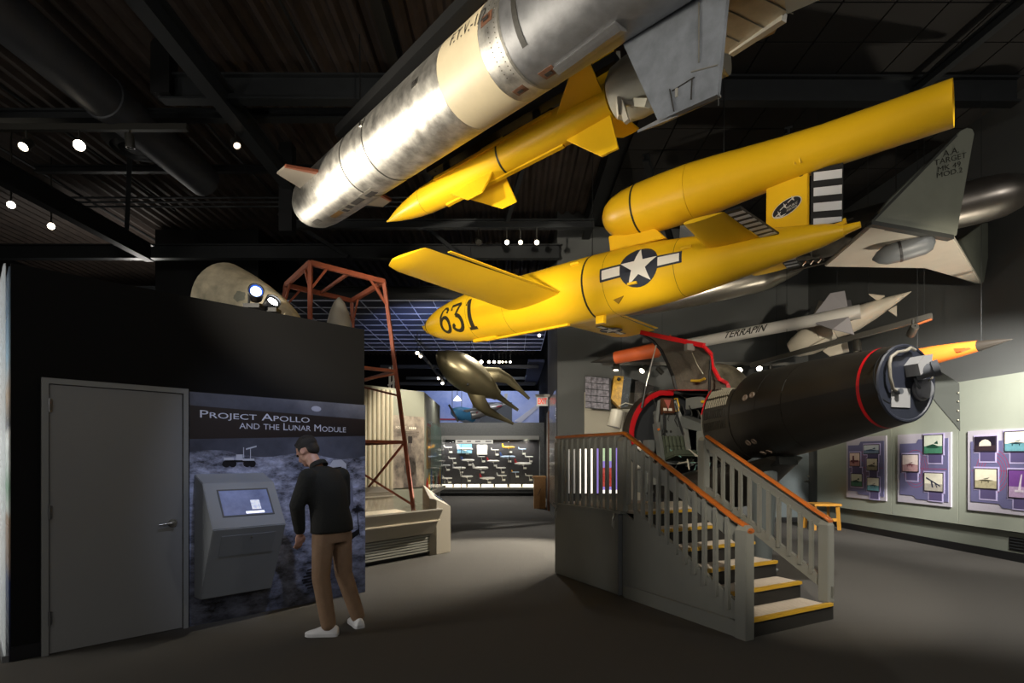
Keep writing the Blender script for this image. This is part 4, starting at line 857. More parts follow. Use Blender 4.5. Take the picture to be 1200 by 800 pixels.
# louvres on the gun bay
lv = mat('louvre_edge', '#8d8775', .45)
for row, (a0, a1, t0, n) in enumerate(((44, 56, 1.79, 8), (27, 37, 1.80, 11), (14, 24, 1.80, 11), (0, 10, 1.80, 11), (-14, -4, 1.80, 11))):
    mm_ = lv if row in (1, 2, 0) else bk; b = MB()
    for k in range(n):
        t = t0+k*.034
        b.add([fp_(t, a0, .006), fp_(t+.014, a0, .006), fp_(t+.014, a1, .006), fp_(t, a1, .006), fp_(t+.002, a0, .032), fp_(t+.002, a1, .032)], [[0, 1, 2, 3], [0, 4, 5, 3], [4, 1, 2, 5], [0, 1, 4], [3, 5, 2]])
    o = b.build('louvres', mm_, an); o['kind'] = 'stuff'
skin_('bay_edge_red', 2.195, 2.215, 8, 40, redm, .004, 1, 8, .012); skin_('bay_edge_red', 2.05, 2.07, 62, 92, redm, .004, 1, 8, .012)
skin_('bay_edge', 2.195, 2.21, -80, 8, mat('dull_edge', '#6b6961', .5), .004, 1, 12, .012)
for t, a in ((1.52, 18), (1.42, 20), (1.58, -40), (1.49, -40), (1.52, -62), (1.43, -62)):
    c = fp_(t, a); n = (c-fc(t)).normalized(); MB().lathe(c-n*.004, n, [(0, .045), (.012, .04), (.012, .022), (.006, .02)], 16).build('cap', mat('brown_port', '#7a6a5c', .5), an)
# front bulkhead with radar bits
F0 = fc(0); FN = -FA; FR = -FLt                                          # facing the viewer: right = SW
def fb(x, z, e=0): return F0+FR*x*.9+Z*z*.9+FN*e
bh = MB().lathe(F0, FN, [(-.02, .02), (-.02, .41), (.0, .41), (.015, .397), (.015, .38), (.005, .37), (.004, .01)], 48).build('bulkhead', mat('navy_black_bulkhead', '#262a36', .5, noise=(12, .2)), an, smooth=40)
gq = mat('instrument_grey', '#9a9a9a', .5); gd = mat('instrument_dark', '#55585d', .5)
MB().box(fb(-.10, -.17, .012), (.26, .2, .008), (FR, Z, FN)).build('data_plate', gq, bh)
MB().lathe(fb(.23, -.06, .0), FN, [(0, .125), (.02, .125), (.025, .105), (.07, .1), (.075, .09), (.076, .01)], 28).build('round_unit', mat('round_unit_grey', '#93949a', .4, .3), bh, smooth=40)
MB().prism([fb(-.04, .20, .0), fb(-.0, .07, .0), fb(.17, .19, .0), fb(.19, .32, .0), fb(.06, .30, 0)], FN*.15).build('wedge_unit', gq, bh)
MB().lathe(fb(.06, .10, .06), (FR*.55+Z*.25+FN*.8).normalized(), [(0, .07), (.14, .07), (.145, .085), (.2, .085), (.205, .01)], 20).build('motor_unit', gd, bh, smooth=40)
MB().patch([[fb(-.2+.3*math.cos(x)*rr_, .06+.3*math.sin(x)*rr_, .008) for x in [PI*.55+PI*.95*k/14 for k in range(15)]] for rr_ in (.98, 1.02)], .006).build('curved_seam', steelbk, bh)
def hose(pts, r, m): MB().tube(pts, r, 8).build('hose', m, bh, smooth=60)
hg = mat('grey_hose', '#8c8678', .5)
hose([fb(-.18, -.10, .03), fb(-.27, -.08, .05), fb(-.33, .05, .06), fb(-.34, .2, .06), fb(-.3, .28, .05), fb(-.2, .34, .05), fb(-.08, .36, .06), fb(.0, .40, .05), fb(.08, .38, .04)], .017, hg)
hose([fb(.05, .05, .06), fb(.08, -.03, .07), fb(.14, -.07, .06)], .012, gd); hose([fb(.27, .12, .08), fb(.29, .06, .08), fb(.24, .03, .07), fb(.25, -.0, .06)], .011, hg)
MB().lathe(fb(-.17, -.105, .02), FN, [(0, .03), (.05, .03)], 12).build('plug', gd, bh)
# cockpit tub: right and bottom skin, lining, rear frame
skin_('cockpit_skin', 2.06, 3.9, 95, 285, bk, 0, 6, 36, .01); skin_('cockpit_lining', 2.06, 3.86, 98, 285, inner, -.06, 6, 30, .008)
skin_('hinge_beam', 2.06, 3.92, 86, 97, redm, .004, 4, 4, .012)
for nm, a0, a1, d0, d1, t0, t1, m in (('rear_frame', -18, 92, -.0, .012, 3.80, 3.97, mat('brown_black_skin', '#2a231a', .45)), ('rear_frame_red', -16, 93, -.085, .0, 3.78, 3.83, redm), ('rear_frame_face', -16, 92, -.09, -.075, 3.78, 3.92, redm)):
    g = []
    for i, t in enumerate((t0, t1)):
        g.append([fp_(t, a0+(a1-a0)*j/28, d1 if nm != 'rear_frame_face' else d0) for j in range(29)])
    b = MB(); rings = [[fp_(t0, a, d0), fp_(t1, a, d0), fp_(t1, a, d1), fp_(t0, a, d1)] for a in [a0+(a1-a0)*j/28 for j in range(29)]]
    b.loft(rings).build(nm, m, an, smooth=40)
MB().lathe(fc(3.93), FA, [(0, .01), (0, .82), (.02, .82), (.02, .01)], 40).build('rear_bulkhead', mat('cockpit_blue_black', '#25282c', .7), an)
# cockpit fittings, measured from the seat line (x to the left, t to the rear)
def cp(t, x, z): return fc(t)+FLt*x+Z*(z-fc(t).z)
cax = (FLt, FA, Z); cg = mat('cockpit_grey', '#5d605e', .5, noise=(5, .12)); cg2 = mat('cockpit_light_grey', '#7b7d78', .5, noise=(5, .1))
se = MB(); tilt = V(0, 0, 1)*.97+FA*.24; tilt.normalize(); tn_ = FLt.cross(tilt)
tn_ = tn_ if tn_.dot(FA) < 0 else -tn_                                  # points forward
def seatbox(c, x, z, y, m, nm, par, bev=.008): return MB().box(c, (x, z, y), (FLt, tilt, tn_)).build(nm, m, par, bev=bev)
S0_ = cp(3.42, .20, 1.50)
seat = seatbox(S0_+tilt*.42-tn_*.06, .50, .95, .07, cg, 'seat_back', an)
gq_ = mat('olive_quilt', '#3d4436', .85, bump=(50, .3))
for k in range(6):
    MB().lathe(S0_+tilt*.08+FLt*(-.19+.076*k), tilt, [(0, .01), (.01, .037), (.16, .042), (.165, .03), (.17, .042), (.34, .037), (.36, .01)], 10).build('cushion_roll', gq_, seat, smooth=40)
MB().box(S0_+tilt*.05+tn_*.15, (.46, .38, .1), (FLt, tn_, tilt)).build('seat_cushion', gq_, an, bev=.02)
hr_ = seatbox(S0_+tilt*.96+FLt*.03+tn_*.02, .24, .27, .13, mat('brown_leather', '#56331f', .5, noise=(12, .25)), 'headrest', an, .015)
MB().prism([S0_+tilt*1.06+FLt*x+tn_*.088-tilt*z for x, z in ((.11, 0), (-.03, 0), (.05, .17))], tn_*.004).build('red_triangle', mat('faded_red', '#a8564e', .6), hr_)
for x in (.12, .02): MB().prism([S0_+FLt*(x+dx)+tilt*(.86+dz)+tn_*.088 for dx, dz in ((-.04, 0), (.03, 0), (.03, .045), (-.04, .045))], tn_*.004).build('white_label', mat('label_white', '#cfcabd', .6), hr_)
for x in (.075, -.01): MB().lathe(S0_+tilt*.52+FLt*x+tn_*-.02, tn_, [(0, .022), (.008, .022)], 12).build('eyelet', steelbk, seat)
for sd in (1, -1):
    MB().bar(S0_+FLt*.27*sd+tilt*-.1, S0_+FLt*(.27 if sd > 0 else .27)*sd+tilt*.66, .06, .14).build('side_rail', cg2 if sd < 0 else cg, an)
    MB().bar(S0_+FLt*.25*sd+tilt*.62, S0_+FLt*.14*sd+tilt*1.06, .05, .1).build('shoulder_plate', cg, an)
    MB().tube([S0_+FLt*.12*sd+tilt*.86+tn_*.05, S0_+FLt*.16*sd+tilt*.6+tn_*.06, S0_+FLt*.2*sd+tilt*.45+tn_*.05], .018, 6).build('harness_strap', mat('harness_black', '#121314', .8), an)
b = MB(); yl = mat('yellow_handle', '#d3a61f', .4); q = S0_+tilt*.98-FLt*.13+tn_*.04
b.tube([q+tilt*.12, q+tilt*.13-FLt*.06, q-FLt*.08, q-tilt*.1-FLt*.05, q-tilt*.11], .012, 8).build('ejection_handle', yl, an)
MB().lathe(S0_+FLt*.30+tilt*.52+tn_*.08, tn_, [(0, .02), (.03, .016)], 10).build('orange_button', mat('orange_cap', '#c86a22', .4), an)
# consoles, instrument shroud, wiring
MB().box(cp(3.05, -.18, 1.78), (.28, .34, .42), cax).build('right_console', cg2, an, bev=.01)
for z in (1.88, 1.78): MB().lathe(cp(2.88, -.10, z)+FLt*0, -FA, [(0, .034), (.012, .034), (.012, .02)], 14).build('dial', steelbk, an)
MB().prism([cp(3.55, .0, 2.28), cp(3.0, -.22, 2.02), cp(3.0, -.22, 1.92), cp(3.55, .0, 2.08)], FLt*-.22).build('angled_panel', cg, an)
MB().box(cp(3.1, -.5, 2.2), (.3, .7, .35), cax).build('instrument_shroud', steelbk, an, bev=.03)
MB().ball(cp(3.05, -.28, 2.26), .1, 14, 10, (1, .7, .6), cax).build('gunsight', mat('sight_glass', '#3c3f40', .2, .4), an, smooth=60)
MB().lathe(cp(2.98, -.2, 2.2), V(0, -1, .4), [(0, .07), (.02, .075), (.025, .05)], 16).build('sight_ring', mat('sight_ring', '#b7ad97', .4), an)
MB().box(cp(3.45, -.3, 2.50), (.2, .5, .2), cax).build('roof_box', cg2, an, bev=.01); MB().box(cp(2.98, -.35, 2.50), (.12, .5, .14), cax).build('roof_duct', inner, an, bev=.01)
MB().tube([cp(2.95, .05, 2.45), cp(2.66, .05, 2.43)], .026, 8).build('yellow_lever', yl, an)
MB().lathe(cp(3.75, .1, 2.5), V(0, -1, 0), [(0, .1), (.1, .07), (.14, .02)], 14).build('lamp_pod', steelbk, an)
for k in range(7):
    a = cp(3.7-.03*k, .42-.12*k, 2.56-.02*k); MB().tube([a, a+V(.03, -.06, -.15), a+V(-.02, -.05, -.3), a+V(.05, -.02, -.42)], .012, 5).build('cable', mat('cable_black', '#191919', .6), an)
random.seed(11)
for k in range(14):
    a = cp(2.86+.05*k % .5, .38-.09*(k % 7), 1.42+.05*(k % 4)); MB().tube([a, a+V(random.uniform(-.1, .1), random.uniform(-.08, .08), random.uniform(-.12, .12)), a+V(random.uniform(-.14, .14), -.08, random.uniform(-.18, .05))], .011, 5).build('wire', mat('wire_%d' % (k % 3), ['#a7a294', '#5f8079', '#2a2c2b'][k % 3], .5), an)
MB().box(cp(3.3, .1, 1.17), (1.0, 1.15, .16), cax).build('cockpit_floor', mat('floor_black', '#211f1a', .6, noise=(20, .4)), an)
for i, (t, x, z, s) in enumerate(((3.75, .55, 1.55, (.2, .25, .3)), (3.7, .6, 1.15, (.25, .3, .4)), (3.3, .62, 1.2, (.12, .5, .2)), (3.55, .62, 1.75, (.12, .2, .2)))): MB().box(cp(t, x, z), s, cax).build('equipment_box', [cg2, cg, cg2, cg][i], an, bev=.01)
MB().lathe(cp(3.8, .66, 1.65), Z, [(0, .07), (.14, .07), (.2, .03)], 14).build('white_bottle', mat('bottle_white', '#c9c5bb', .4), an, smooth=40)
MB().lathe(cp(3.7, .65, 1.45), FLt, [(0, .1), (.12, .1), (.14, .05)], 14).build('white_drum', _M['bottle_white'], an, smooth=40)
# canopy hatch, raised on the hinge
LC_ = [at(793, 456.5, 9.52), at(789, 440, 9.52), at(783, 425, 9.47), at(775, 409, 9.38), at(765, 398, 9.27), at(751.5, 390, 9.15)]
RC_ = [at(855.5, 458.5, 8.46), at(852, 449, 8.47), at(843, 444, 8.45), at(836, 431, 8.38), at(834, 415, 8.26), at(824.5, 405.5, 8.15)]
cv = mat('canopy_lining', '#665f54', .75, noise=(25, .35), bump=(90, .15)); GN = []
for i in range(6):
    GN.append([LC_[i].lerp(RC_[i], j/10) for j in range(11)])
hat = MB().patch(GN, -.035).build('canopy_hatch', cv, an, smooth=50)
def strip(nm, pts, m, wv, hv): 
    b = MB()
    for p, q in zip(pts[:-1], pts[1:]): b.bar(p, q+(q-p).normalized()*.006, wv, hv)
    return b.build(nm, m, hat)
strip('hatch_red_edge', [LC_[5]+Z*.01, RC_[5]+Z*.01], redm, .05, .07); strip('hatch_red_side', RC_[::-1], redm, .03, .05); strip('hatch_black_side', LC_, steelbk, .05, .06)
MB().box(at(808, 407, 8.3), (.14, .08, .1), cax).build('hatch_lamp', mat('hatch_lamp', '#8d8a82', .3, .6), hat); MB().tube([at(811, 413, 8.38), at(817, 427, 8.55), at(824, 438, 8.55)], .006, 5).build('hatch_cord', lv, hat)
MB().tube([at(810, 446, 8.98), at(820, 446, 8.84), at(826, 443.5, 8.74)], .022, 8).build('hatch_grip', mat('mustard_grip', '#9a7a1c', .5), hat)
MB().tube([at(769, 404, 9.3), at(757, 452, 9.36)], .012, 6).build('strut_rod', mat('strut_steel', '#a7a59c', .3, .8), an); MB().tube([at(757, 452, 9.36), at(752, 478, 9.40)], .02, 6).build('strut_cylinder', steelbk, an)
MB().tube([at(832.5, 421, 8.3), at(831, 458, 8.5)], .02, 6).build('strut_cylinder', steelbk, an); MB().tube([at(831, 458, 8.5), at(829.5, 480, 8.6)], .012, 6).build('strut_rod', _M['strut_steel'], an)
lfz = [(1.45, .30, 1.50, 1.6), (1.8, .42, 1.18, 1.6), (2.2, .50, .82, 1.6), (2.9, .54, .76, 1.5), (3.85, .56, .80, 1.3)]
MB().loft([[fc(t)-Z*fc(t).z+FLt*(w_*math.cos(q))+Z*((zl+zh)/2+(zh-zl)/2*math.sin(q)*(1 if math.sin(q) < 0 else .6)) for q in [2*PI*k/20 for k in range(20)]] for t, w_, zl, zh in lfz]).build('lower_fuselage', bk, an, smooth=40)
# pillar stand
b = MB(); c = fc(1.75); b.lathe((c.x-.05, c.y, 0), Z, [(0, .2), (.02, .2), (.02, .11), (.9, .17), (1.5, .2), (c.z-.5, .21)], 20); b.build('pillar', mat('grey_pillar', '#5e6567', .45), an, smooth=40)
c = fc(3.3); MB().lathe((c.x, c.y, 0), Z, [(0, .3), (.03, .3), (.03, .2), (1.12, .24)], 20).build('rear_pillar', _M['grey_pillar'], an, smooth=40)
MB().bar(fc(2.9)-Z*.72, fc(1.4)-Z*.62, .3, .16).build('keel_beam', steelbk, an)
# ================================================================== YELLOW JET DRONE (631)
LO = V(-1.572, 9.621, 3.847); LA0 = V(.7475, -.6642, -.0091).normalized(); LS0 = V(.6642, .7475, .0086).normalized(); LU0 = LA0.cross(LS0)
LU0 = LU0 if LU0.z > 0 else -LU0
def lo(x, y, z): return LO+LA0*x+LS0*y+LU0*z                       # x aft of the nose, y to starboard, z up
yel = mat('drone_yellow', '#eebd1c', .36, noise=(1.6, .1), bump=(5, .03), spec=.5); gap_ = mat('seam_black', '#1c190f', .6); bly = mat('drone_black', '#17181a', .5); whs = mat('stripe_white', '#c9cbcf', .5)
dr_ = thing('jet_drone', 'bright yellow jet drone numbered 631 with pulse jet tube on its back', 'drone', lo(3.2, 0, 0))
def lrad(x):
    P_ = [(0, .0), (.02, .035), (.12, .088), (.22, .145), (.35, .205), (.6, .282), (.9, .338), (1.3, .385), (1.8, .405), (2.4, .42), (3.6, .42), (4.1, .405), (4.6, .37), (5.2, .295), (5.8, .20), (6.3, .11), (6.48, .06)]
    for (a, r), (c, q) in zip(P_[:-1], P_[1:]):
        if x <= c: return r+(q-r)*(x-a)/(c-a)
    return .06
def lsurf(x, ang, e=0):                                               # ang 0 = port side facing the viewer, 90 = top
    r = lrad(x)+e; return lo(x, -r*math.cos(ang), r*math.sin(ang))
def body(nm, xs, m=yel, par=dr_, cx=None): return MB().lathe(lo(0, 0, 0), LA0, [(x, lrad(x)) for x in xs], 48, up=LU0).build(nm, m, par, smooth=45)
rng = lambda a, b, n: [a+(b-a)*i/n for i in range(n+1)]
body('nose_cap', [0, .02, .07, .12, .17, .21]); body('nose_section', rng(.222, 1.47, 14)); body('centre_section', rng(1.475, 3.655, 14)); body('rear_section', rng(3.67, 6.48, 16))
MB().lathe(lo(0, 0, 0), LA0, [(.205, .14), (.228, .151)], 40, up=LU0).build('seam_band', gap_, dr_); MB().lathe(lo(0, 0, 0), LA0, [(3.648, .4205), (3.675, .4205)], 40, up=LU0).build('seam_band', gap_, dr_)
for x in (1.472, 2.25, 3.95, 4.85): MB().lathe(lo(0, 0, 0), LA0, [(x, lrad(x)+.001), (x+.006, lrad(x)+.001)], 40, up=LU0).build('panel_seam', mat('seam_ochre', '#8a6a12', .6), dr_)
MB().bar(lo(.0, 0, .0)+LS0*.09-Z*.06, lo(.0, 0, 0)-LS0*.03+Z*.04, .015, .02).build('nose_vane', yel, dr_)
MB().tube([lo(6.46, 0, .0), lo(6.62, 0, .02)], [.055, .03], 10).build('tail_pipe', yel, dr_)
for sgn in (-1, 1):
    MB().wing([(lo(2.30, sgn*.30, -.10), lo(3.30, sgn*.30, -.10), .15, LU0), (lo(2.357, sgn*1.4, -.085), lo(3.26, sgn*1.4, -.085), .13, LU0), (lo(2.40, sgn*2.35, -.075), lo(3.20, sgn*2.35, -.075), .11, LU0),
               (lo(2.45, sgn*2.5, -.07), lo(3.19, sgn*2.5, -.07), .09, LU0), (lo(2.62, sgn*2.58, -.065), lo(3.17, sgn*2.56, -.065), .03, LU0)], 14).build('wing', yel, dr_, smooth=50)
    MB().box(lo(3.31, sgn*1.4, -.085), (.05, 1.9, .01), (LA0, LS0, LU0)).build('aileron_edge', yel, dr_)
    MB().wing([(lo(5.20, sgn*.12, .07), lo(5.74, sgn*.12, .07), .05, LU0), (lo(5.29, sgn*1.04, .07), lo(5.69, sgn*1.04, .07), .04, LU0)], 10).build('tailplane', yel, dr_, smooth=50)
    p = lambda x, y, e: lo(x, sgn*y, .07+e)
    ev = MB().plate([p(5.70, 1.04, 0), p(5.84, 1.04, 0), p(5.93, .16, 0), p(5.76, .16, 0)], .022).build('elevator', bly, dr_)
    n = 7
    for k in range(n):
        y0 = .2+.84*k/n; y1 = y0+.84/n*.5; yb = .05
        for e in (-.0125, .0125):
            xa = lambda y: 5.70+(1.04-y)/.88*.06+.004; xb = lambda y: 5.84+(1.04-y)/.88*.09-.004
            MB().plate([p(xa(y0), y0, e), p(xb(y0), y0, e), p(xb(y1), y1, e), p(xa(y1), y1, e)], .003).build('elevator_stripe', whs, ev)
# pulse jet
JX = [(3.77, .03), (3.79, .14), (3.84, .20), (3.94, .255), (4.08, .29), (4.28, .31), (4.62, .318), (4.95, .315), (5.25, .295), (5.6, .262), (5.95, .232), (6.3, .212), (6.9, .203), (7.31, .20)]
def jc_(x): return .848+(.894-.848)*(x-3.77)/3.55
def jet(nm, sub, m=yel): 
    ax_ = (lo(7.32, 0, jc_(7.32))-lo(3.77, 0, jc_(3.77))).normalized()
    return MB().lathe(lo(3.77, 0, jc_(3.77))-ax_*3.77, ax_, sub, 48, up=LU0).build(nm, m, dr_, smooth=50)
jet('jet_cowl', JX[:6]); jet('jet_body', [(4.29, .3105)]+JX[6:8]); jet('jet_tail_pipe', [(4.955, .3145)]+JX[8:]+[(7.31, .185), (6.6, .18)])
jet('jet_seam', [(4.272, .3125), (4.296, .3125)], gap_); jet('jet_mouth', [(7.25, .184), (7.0, .18), (6.99, .01)], bly)
MB().loft([[lo(3.86, -.06, .40), lo(4.62, -.05, .40), lo(4.62, .05, .40), lo(3.86, .06, .40)], [lo(3.83, -.06, .62), lo(4.42, -.05, .62), lo(4.42, .05, .62), lo(3.83, .06, .62)]]).build('jet_pylon', yel, dr_, bev=.01)
MB().plate([lo(5.76, 0, .12), lo(6.17, 0, .10), lo(6.17, 0, .72), lo(5.76, 0, .70)], .05).build('tail_fin', yel, dr_, bev=.012)
rd = MB().plate([lo(6.19, 0, .06), lo(6.47, 0, .09), lo(6.47, 0, .66), lo(6.19, 0, .69)], .035).build('rudder', bly, dr_)
for k in range(4):
    for e in (-.02, .02): MB().plate([lo(6.215, e, .10+.155*k), lo(6.465, e, .05+.155*k+(.04 if k == 0 else 0)), lo(6.465, e, .135+.155*k), lo(6.215, e, .185+.155*k)], .003).build('rudder_stripe', whs, rd)
MB().bar(lo(6.1, 0, .02), lo(6.5, 0, .09), .03, .05).build('tail_bumper', yel, dr_)
# markings
port = lambda x0, e: (lambda u, v: lsurf(x0+u, v/.42+0, e))
roundel(.245, lambda e: (lambda u, v: lsurf(4.44+u, .03+v/.39+u*.06, e)), dr_, 12)
stb = lambda e: (lambda u, v: lo(2.78-v*.95, 1.85+u*.0+u, -.125-.012-e))
roundel(.19, lambda e: (lambda u, v: lo(2.80+v, 1.72+u, -.150-e)), dr_, 2)
def ribbon(pts, ws):
    P_ = [Vector((a, b, 0)) for a, b in pts]; out = []; L_, R_ = [], []
    for i, p in enumerate(P_):
        d = (P_[min(i+1, len(P_)-1)]-P_[max(i-1, 0)]).normalized(); n_ = Vector((-d.y, d.x, 0)); w_ = ws[i] if isinstance(ws, list) else ws
        L_.append(p+n_*w_/2); R_.append(p-n_*w_/2)
    return [[(L_[i].x, L_[i].y), (L_[i+1].x, L_[i+1].y), (R_[i+1].x, R_[i+1].y), (R_[i].x, R_[i].y)] for i in range(len(P_)-1)]
def arc(cx, cy, rx, ry, a0, a1, n=12): return [(cx+rx*math.cos(math.radians(a0+(a1-a0)*i/n)), cy+ry*math.sin(math.radians(a0+(a1-a0)*i/n))) for i in range(n+1)]
six = ribbon(arc(.15, .19, .12, .16, 0, 360, 18), .075)+ribbon([(.03, .2), (.04, .38), (.1, .5), (.17, .545), (.23, .53), (.26, .48), (.24, .44), (.21, .45)], [.075, .065, .055, .05, .055, .06, .06, .04])
thr = ribbon([(.37, .44), (.38, .53), (.62, .53)], [.05, .06, .06])+ribbon([(.62, .53), (.47, .33)], .05)+ribbon([(.47, .33)]+arc(.48, .18, .14, .15, 85, -150, 14)+[(.38, .15), (.42, .17)], [.05]+[.075]*14+[.08, .08, .06])
one = ribbon([(.76, .45), (.83, .56), (.83, .05)], [.04, .08, .095])+ribbon([(.74, .03), (.92, .03)], .06)
print_mesh(poly_mesh([[p for p in q] for q in six+thr+one]), lambda u, v: lsurf(.80+u*.93, -.82+v/.56*1.22, .005), 'number_631', mat('number_black', '#2c2618', .6), dr_, None, 9)
# badge on the fin
bf = lambda e: (lambda u, v: lo(5.965+u, -.027-e, .37+v+u*.30))
badge = print_mesh(poly_mesh([circ_poly(.142, 0, 0, 28, .085)]), bf(.001), 'badge', mat('badge_white', '#d5d2c8', .5), dr_)
print_mesh(poly_mesh([circ_poly(.134, 0, 0, 28, .078)]), bf(.003), 'badge_field', mat('badge_black', '#15171c', .5), dr_)
pl = []
for cx, cy in ((-.085, -.03), (-.03, .02), (.045, .055)):
    pl += [[(cx-.035, cy-.02), (cx+.03, cy+.008), (cx+.03, cy+.018), (cx-.035, cy-.008)], [(cx-.0, cy+.04), (cx+.02, cy+.005), (cx+.03, cy-.03), (cx+.005, cy-.005)]]
print_mesh(poly_mesh(pl+[[(-.125, -.03), (-.07, -.055), (.0, -.062), (-.04, -.075), (-.09, -.06)]]), bf(.005), 'badge_planes', mat('badge_silver', '#c9c7c0', .5), dr_)
letters('REPUBLIC', bf(.005), (.0, -.02, .105, .003), _M['badge_silver'], dr_); letters('AVIATION', bf(.005), (.0, -.05, .1, -.028), _M['badge_silver'], dr_)
print_mesh(poly_mesh([circ_poly(.022, 6.1, .66, 12, .014)]), lambda u, v: lo(u, -.028, v), 'data_spot', bly, dr_)
# small fittings
for x, a in ((2.62, 10), (3.5, 38), (4.35, -25), (5.0, 20)): MB().box(lsurf(x, math.radians(a), .01), (.12, .03, .03), (LA0, LS0, LU0)).build('fitting', yel, dr_)
MB().prism([lsurf(4.05, math.radians(-46), .004), lsurf(4.20, math.radians(-43), .004), lsurf(4.09, math.radians(-56), .004)], LS0*-.012).build('triangle_hatch', mat('dark_ochre', '#8a6a1a', .6), dr_)  # hatch in a darker ochre than the yellow skin
MB().box(lo(1.6, -.06, -.41), (.5, .08, .05), (LA0, LS0, LU0)).build('belly_skid', yel, dr_, bev=.008); MB().box(lo(2.4, -.05, -.43), (1.6, .05, .03), (LA0, LS0, LU0)).build('belly_rail', yel, dr_); MB().box(lo(3.75, -.1, -.46), (.12, .06, .1), (LA0, LS0, LU0)).build('belly_lug', yel, dr_)
for x in (6.02, 6.07): MB().tube([lo(x, -.205, .83), lo(x+.05, -.19, .78), lo(x+.06, -.16, .72)], .01, 5).build('jet_strap', yel, dr_)
for x, y, z in ((3.55, 0, .42), (5.3, 0, .9+.25)): MB().tube([lo(x, y, z), V(lo(x, y, z).x, lo(x, y, z).y, 7.0)], .006, 5).build('suspension_cable', steelbk, dr_)

# ================================================================== SILVER RAMJET
K = .38/.57
RO = V(3.5797*K, 2.2664*K, CAMH+(6.0106-CAMH)*K); RD = V(-.62133, .77661, .10403); RR = .38
RS_ = RD.cross(Z).normalized(); RU = RS_.cross(RD).normalized()
sv = mat('scuffed_aluminium', '#cfccc4', .46, .92, noise=(7, .35, '#8f8d88'), bump=(70, .06)); svd = mat('dull_aluminium', '#8d8e90', .5, .85, noise=(6, .3), bump=(60, .05)); crm = mat('cream_band', '#d9caa8', .5, noise=(5, .08)); rub = mat('rubber_band', '#26241e', .6)
rj = thing('ramjet_missile', 'huge silver aluminium ramjet missile with cream band across the top of the view', 'missile', RO+RD*5)
def rp_t(t, ang, e=0): return RO+RD*t+RS_*(RR+e)*math.cos(ang)+RU*(RR+e)*math.sin(ang)
def sec(nm, prof, m, n=56): return MB().lathe(RO, RD, prof, n, up=Z).build(nm, m, rj, smooth=45)
t1 = 13.42*K
sec('nose_section', [(10.075*K, RR), (12.0*K, RR), (12.55*K, RR*.985), (12.95*K, RR*.93), (13.25*K, RR*.80), (13.42*K, RR*.6), (13.5*K, RR*.3), (13.52*K, .01)], sv)
sec('nose_ring', [(9.085*K, RR), (10.045*K, RR)], sv); sec('forward_body', [(6.64*K, RR), (9.06*K, RR)], sv); sec('cream_band', [(5.70*K, RR), (6.635*K, RR)], crm); sec('mid_body', [(5.31*K, RR), (5.695*K, RR)], sv); sec('rear_body', [(.9*K, RR), (5.30*K, RR)], svd)
for a, c in ((10.04, 10.08), (9.055, 9.09)): sec('rubber_band', [(a*K, RR+.003), (c*K, RR+.003)], rub)
g = [[rp_t(t*K, math.radians(a), .004) for a in range(110, 236, 6)] for t in (4.98, 5.06)]; MB().patch(g, .004).build('dark_strap', rub, rj)
g = [[rp_t(t*K, math.radians(a), .002) for a in range(0, 361, 8)] for t in (5.28, 5.32)]; MB().patch(g).build('riveted_joint', mat('joint_grey', '#77756e', .5, .6), rj)
probe = MB().tube([RO+RD*13.5*K, RO+RD*(13.95*K), ], [.02, .008], 8); probe.tube([RO+RD*13.5*K-RU*.02, RO+RD*13.75*K-RU*.05], [.012, .008], 6); probe.build('nose_probe', svd, rj)
def hit(px, py):                                                        # where the sight line meets the near skin of the ramjet: returns (t, angle)
    o = V(0, 0, CAMH); r = (at(px, py, 1)-o).normalized(); w0 = o-RO; rp_ = r-RD*r.dot(RD); wp = w0-RD*w0.dot(RD)
    A_, B_, C_ = rp_.dot(rp_), 2*rp_.dot(wp), wp.dot(wp)-RR*RR; D_ = max(0, B_*B_-4*A_*C_); s = (-B_-math.sqrt(D_))/2/A_
    q = o+r*s; c = q-RO; return c.dot(RD), math.atan2(c.dot(RU), c.dot(RS_))
rst = mat('rust_plate', '#6b4630', .6, noise=(20, .4)); dk = mat('dark_recess', '#1b1712', .7)
for px, py, dt, da, m in ((643, 85, .075, .075, rst), (610, 106, .065, .06, rst), (570, 22, .07, .06, rst), (486, 97, .06, .05, mat('bracket_steel', '#8c8a84', .35, .9))):
    t, a = hit(px, py); b = MB(); b.patch([[rp_t(t-dt+2*dt*i/3, a-da*1.6+3.2*da*j/3, .003) for j in range(4)] for i in range(4)], .006); o = b.build('mount_plate', m, rj)
    b = MB(); b.patch([[rp_t(t-dt*.45+dt*.9*i, a-da*.6+1.2*da*j/2, .011) for j in range(3)] for i in range(2)], .003); b.build('slot', dk, o)
for (px, py), (qx, qy), m in (((411, 238), (424, 232), dk), ((429, 230), (437, 224), dk), ((406, 243), (410, 240), dk), ((388, 254), (399, 247), mat('amber_window', '#8a6a3c', .4)), ((402, 247), (405, 245), dk), ((367, 261), (373, 257), mat('faint_stencil', '#6f6d68', .6))):
    t, a = hit(px, py); u, c = hit(qx, qy); MB().patch([[rp_t(t+(u-t)*i/3, (a+c)/2+(.05 if m is not dk else .055)*(j-.5)*2, .002) for j in range(3)] for i in range(4)], .003).build('access_slot', m, rj)
ta, aa = hit(399, 248); tb, ab_ = hit(440, 222); MB().patch([[rp_t(ta+(tb-ta)*i/6, aa-.12+.26*j/4, .0015) for j in range(5)] for i in range(7)], .002).build('access_panel', mat('panel_alloy', '#b0ada4', .45, .9), rj)
ta, aa = hit(402, 244)
t0, a0 = hit(424, 146); MB().box(rp_t(t0, a0, .01), (.05, .03, .05), (RD, RS_, RU)).build('lifting_eye', mat('eye_steel', '#d2d0c8', .25, 1.), rj)
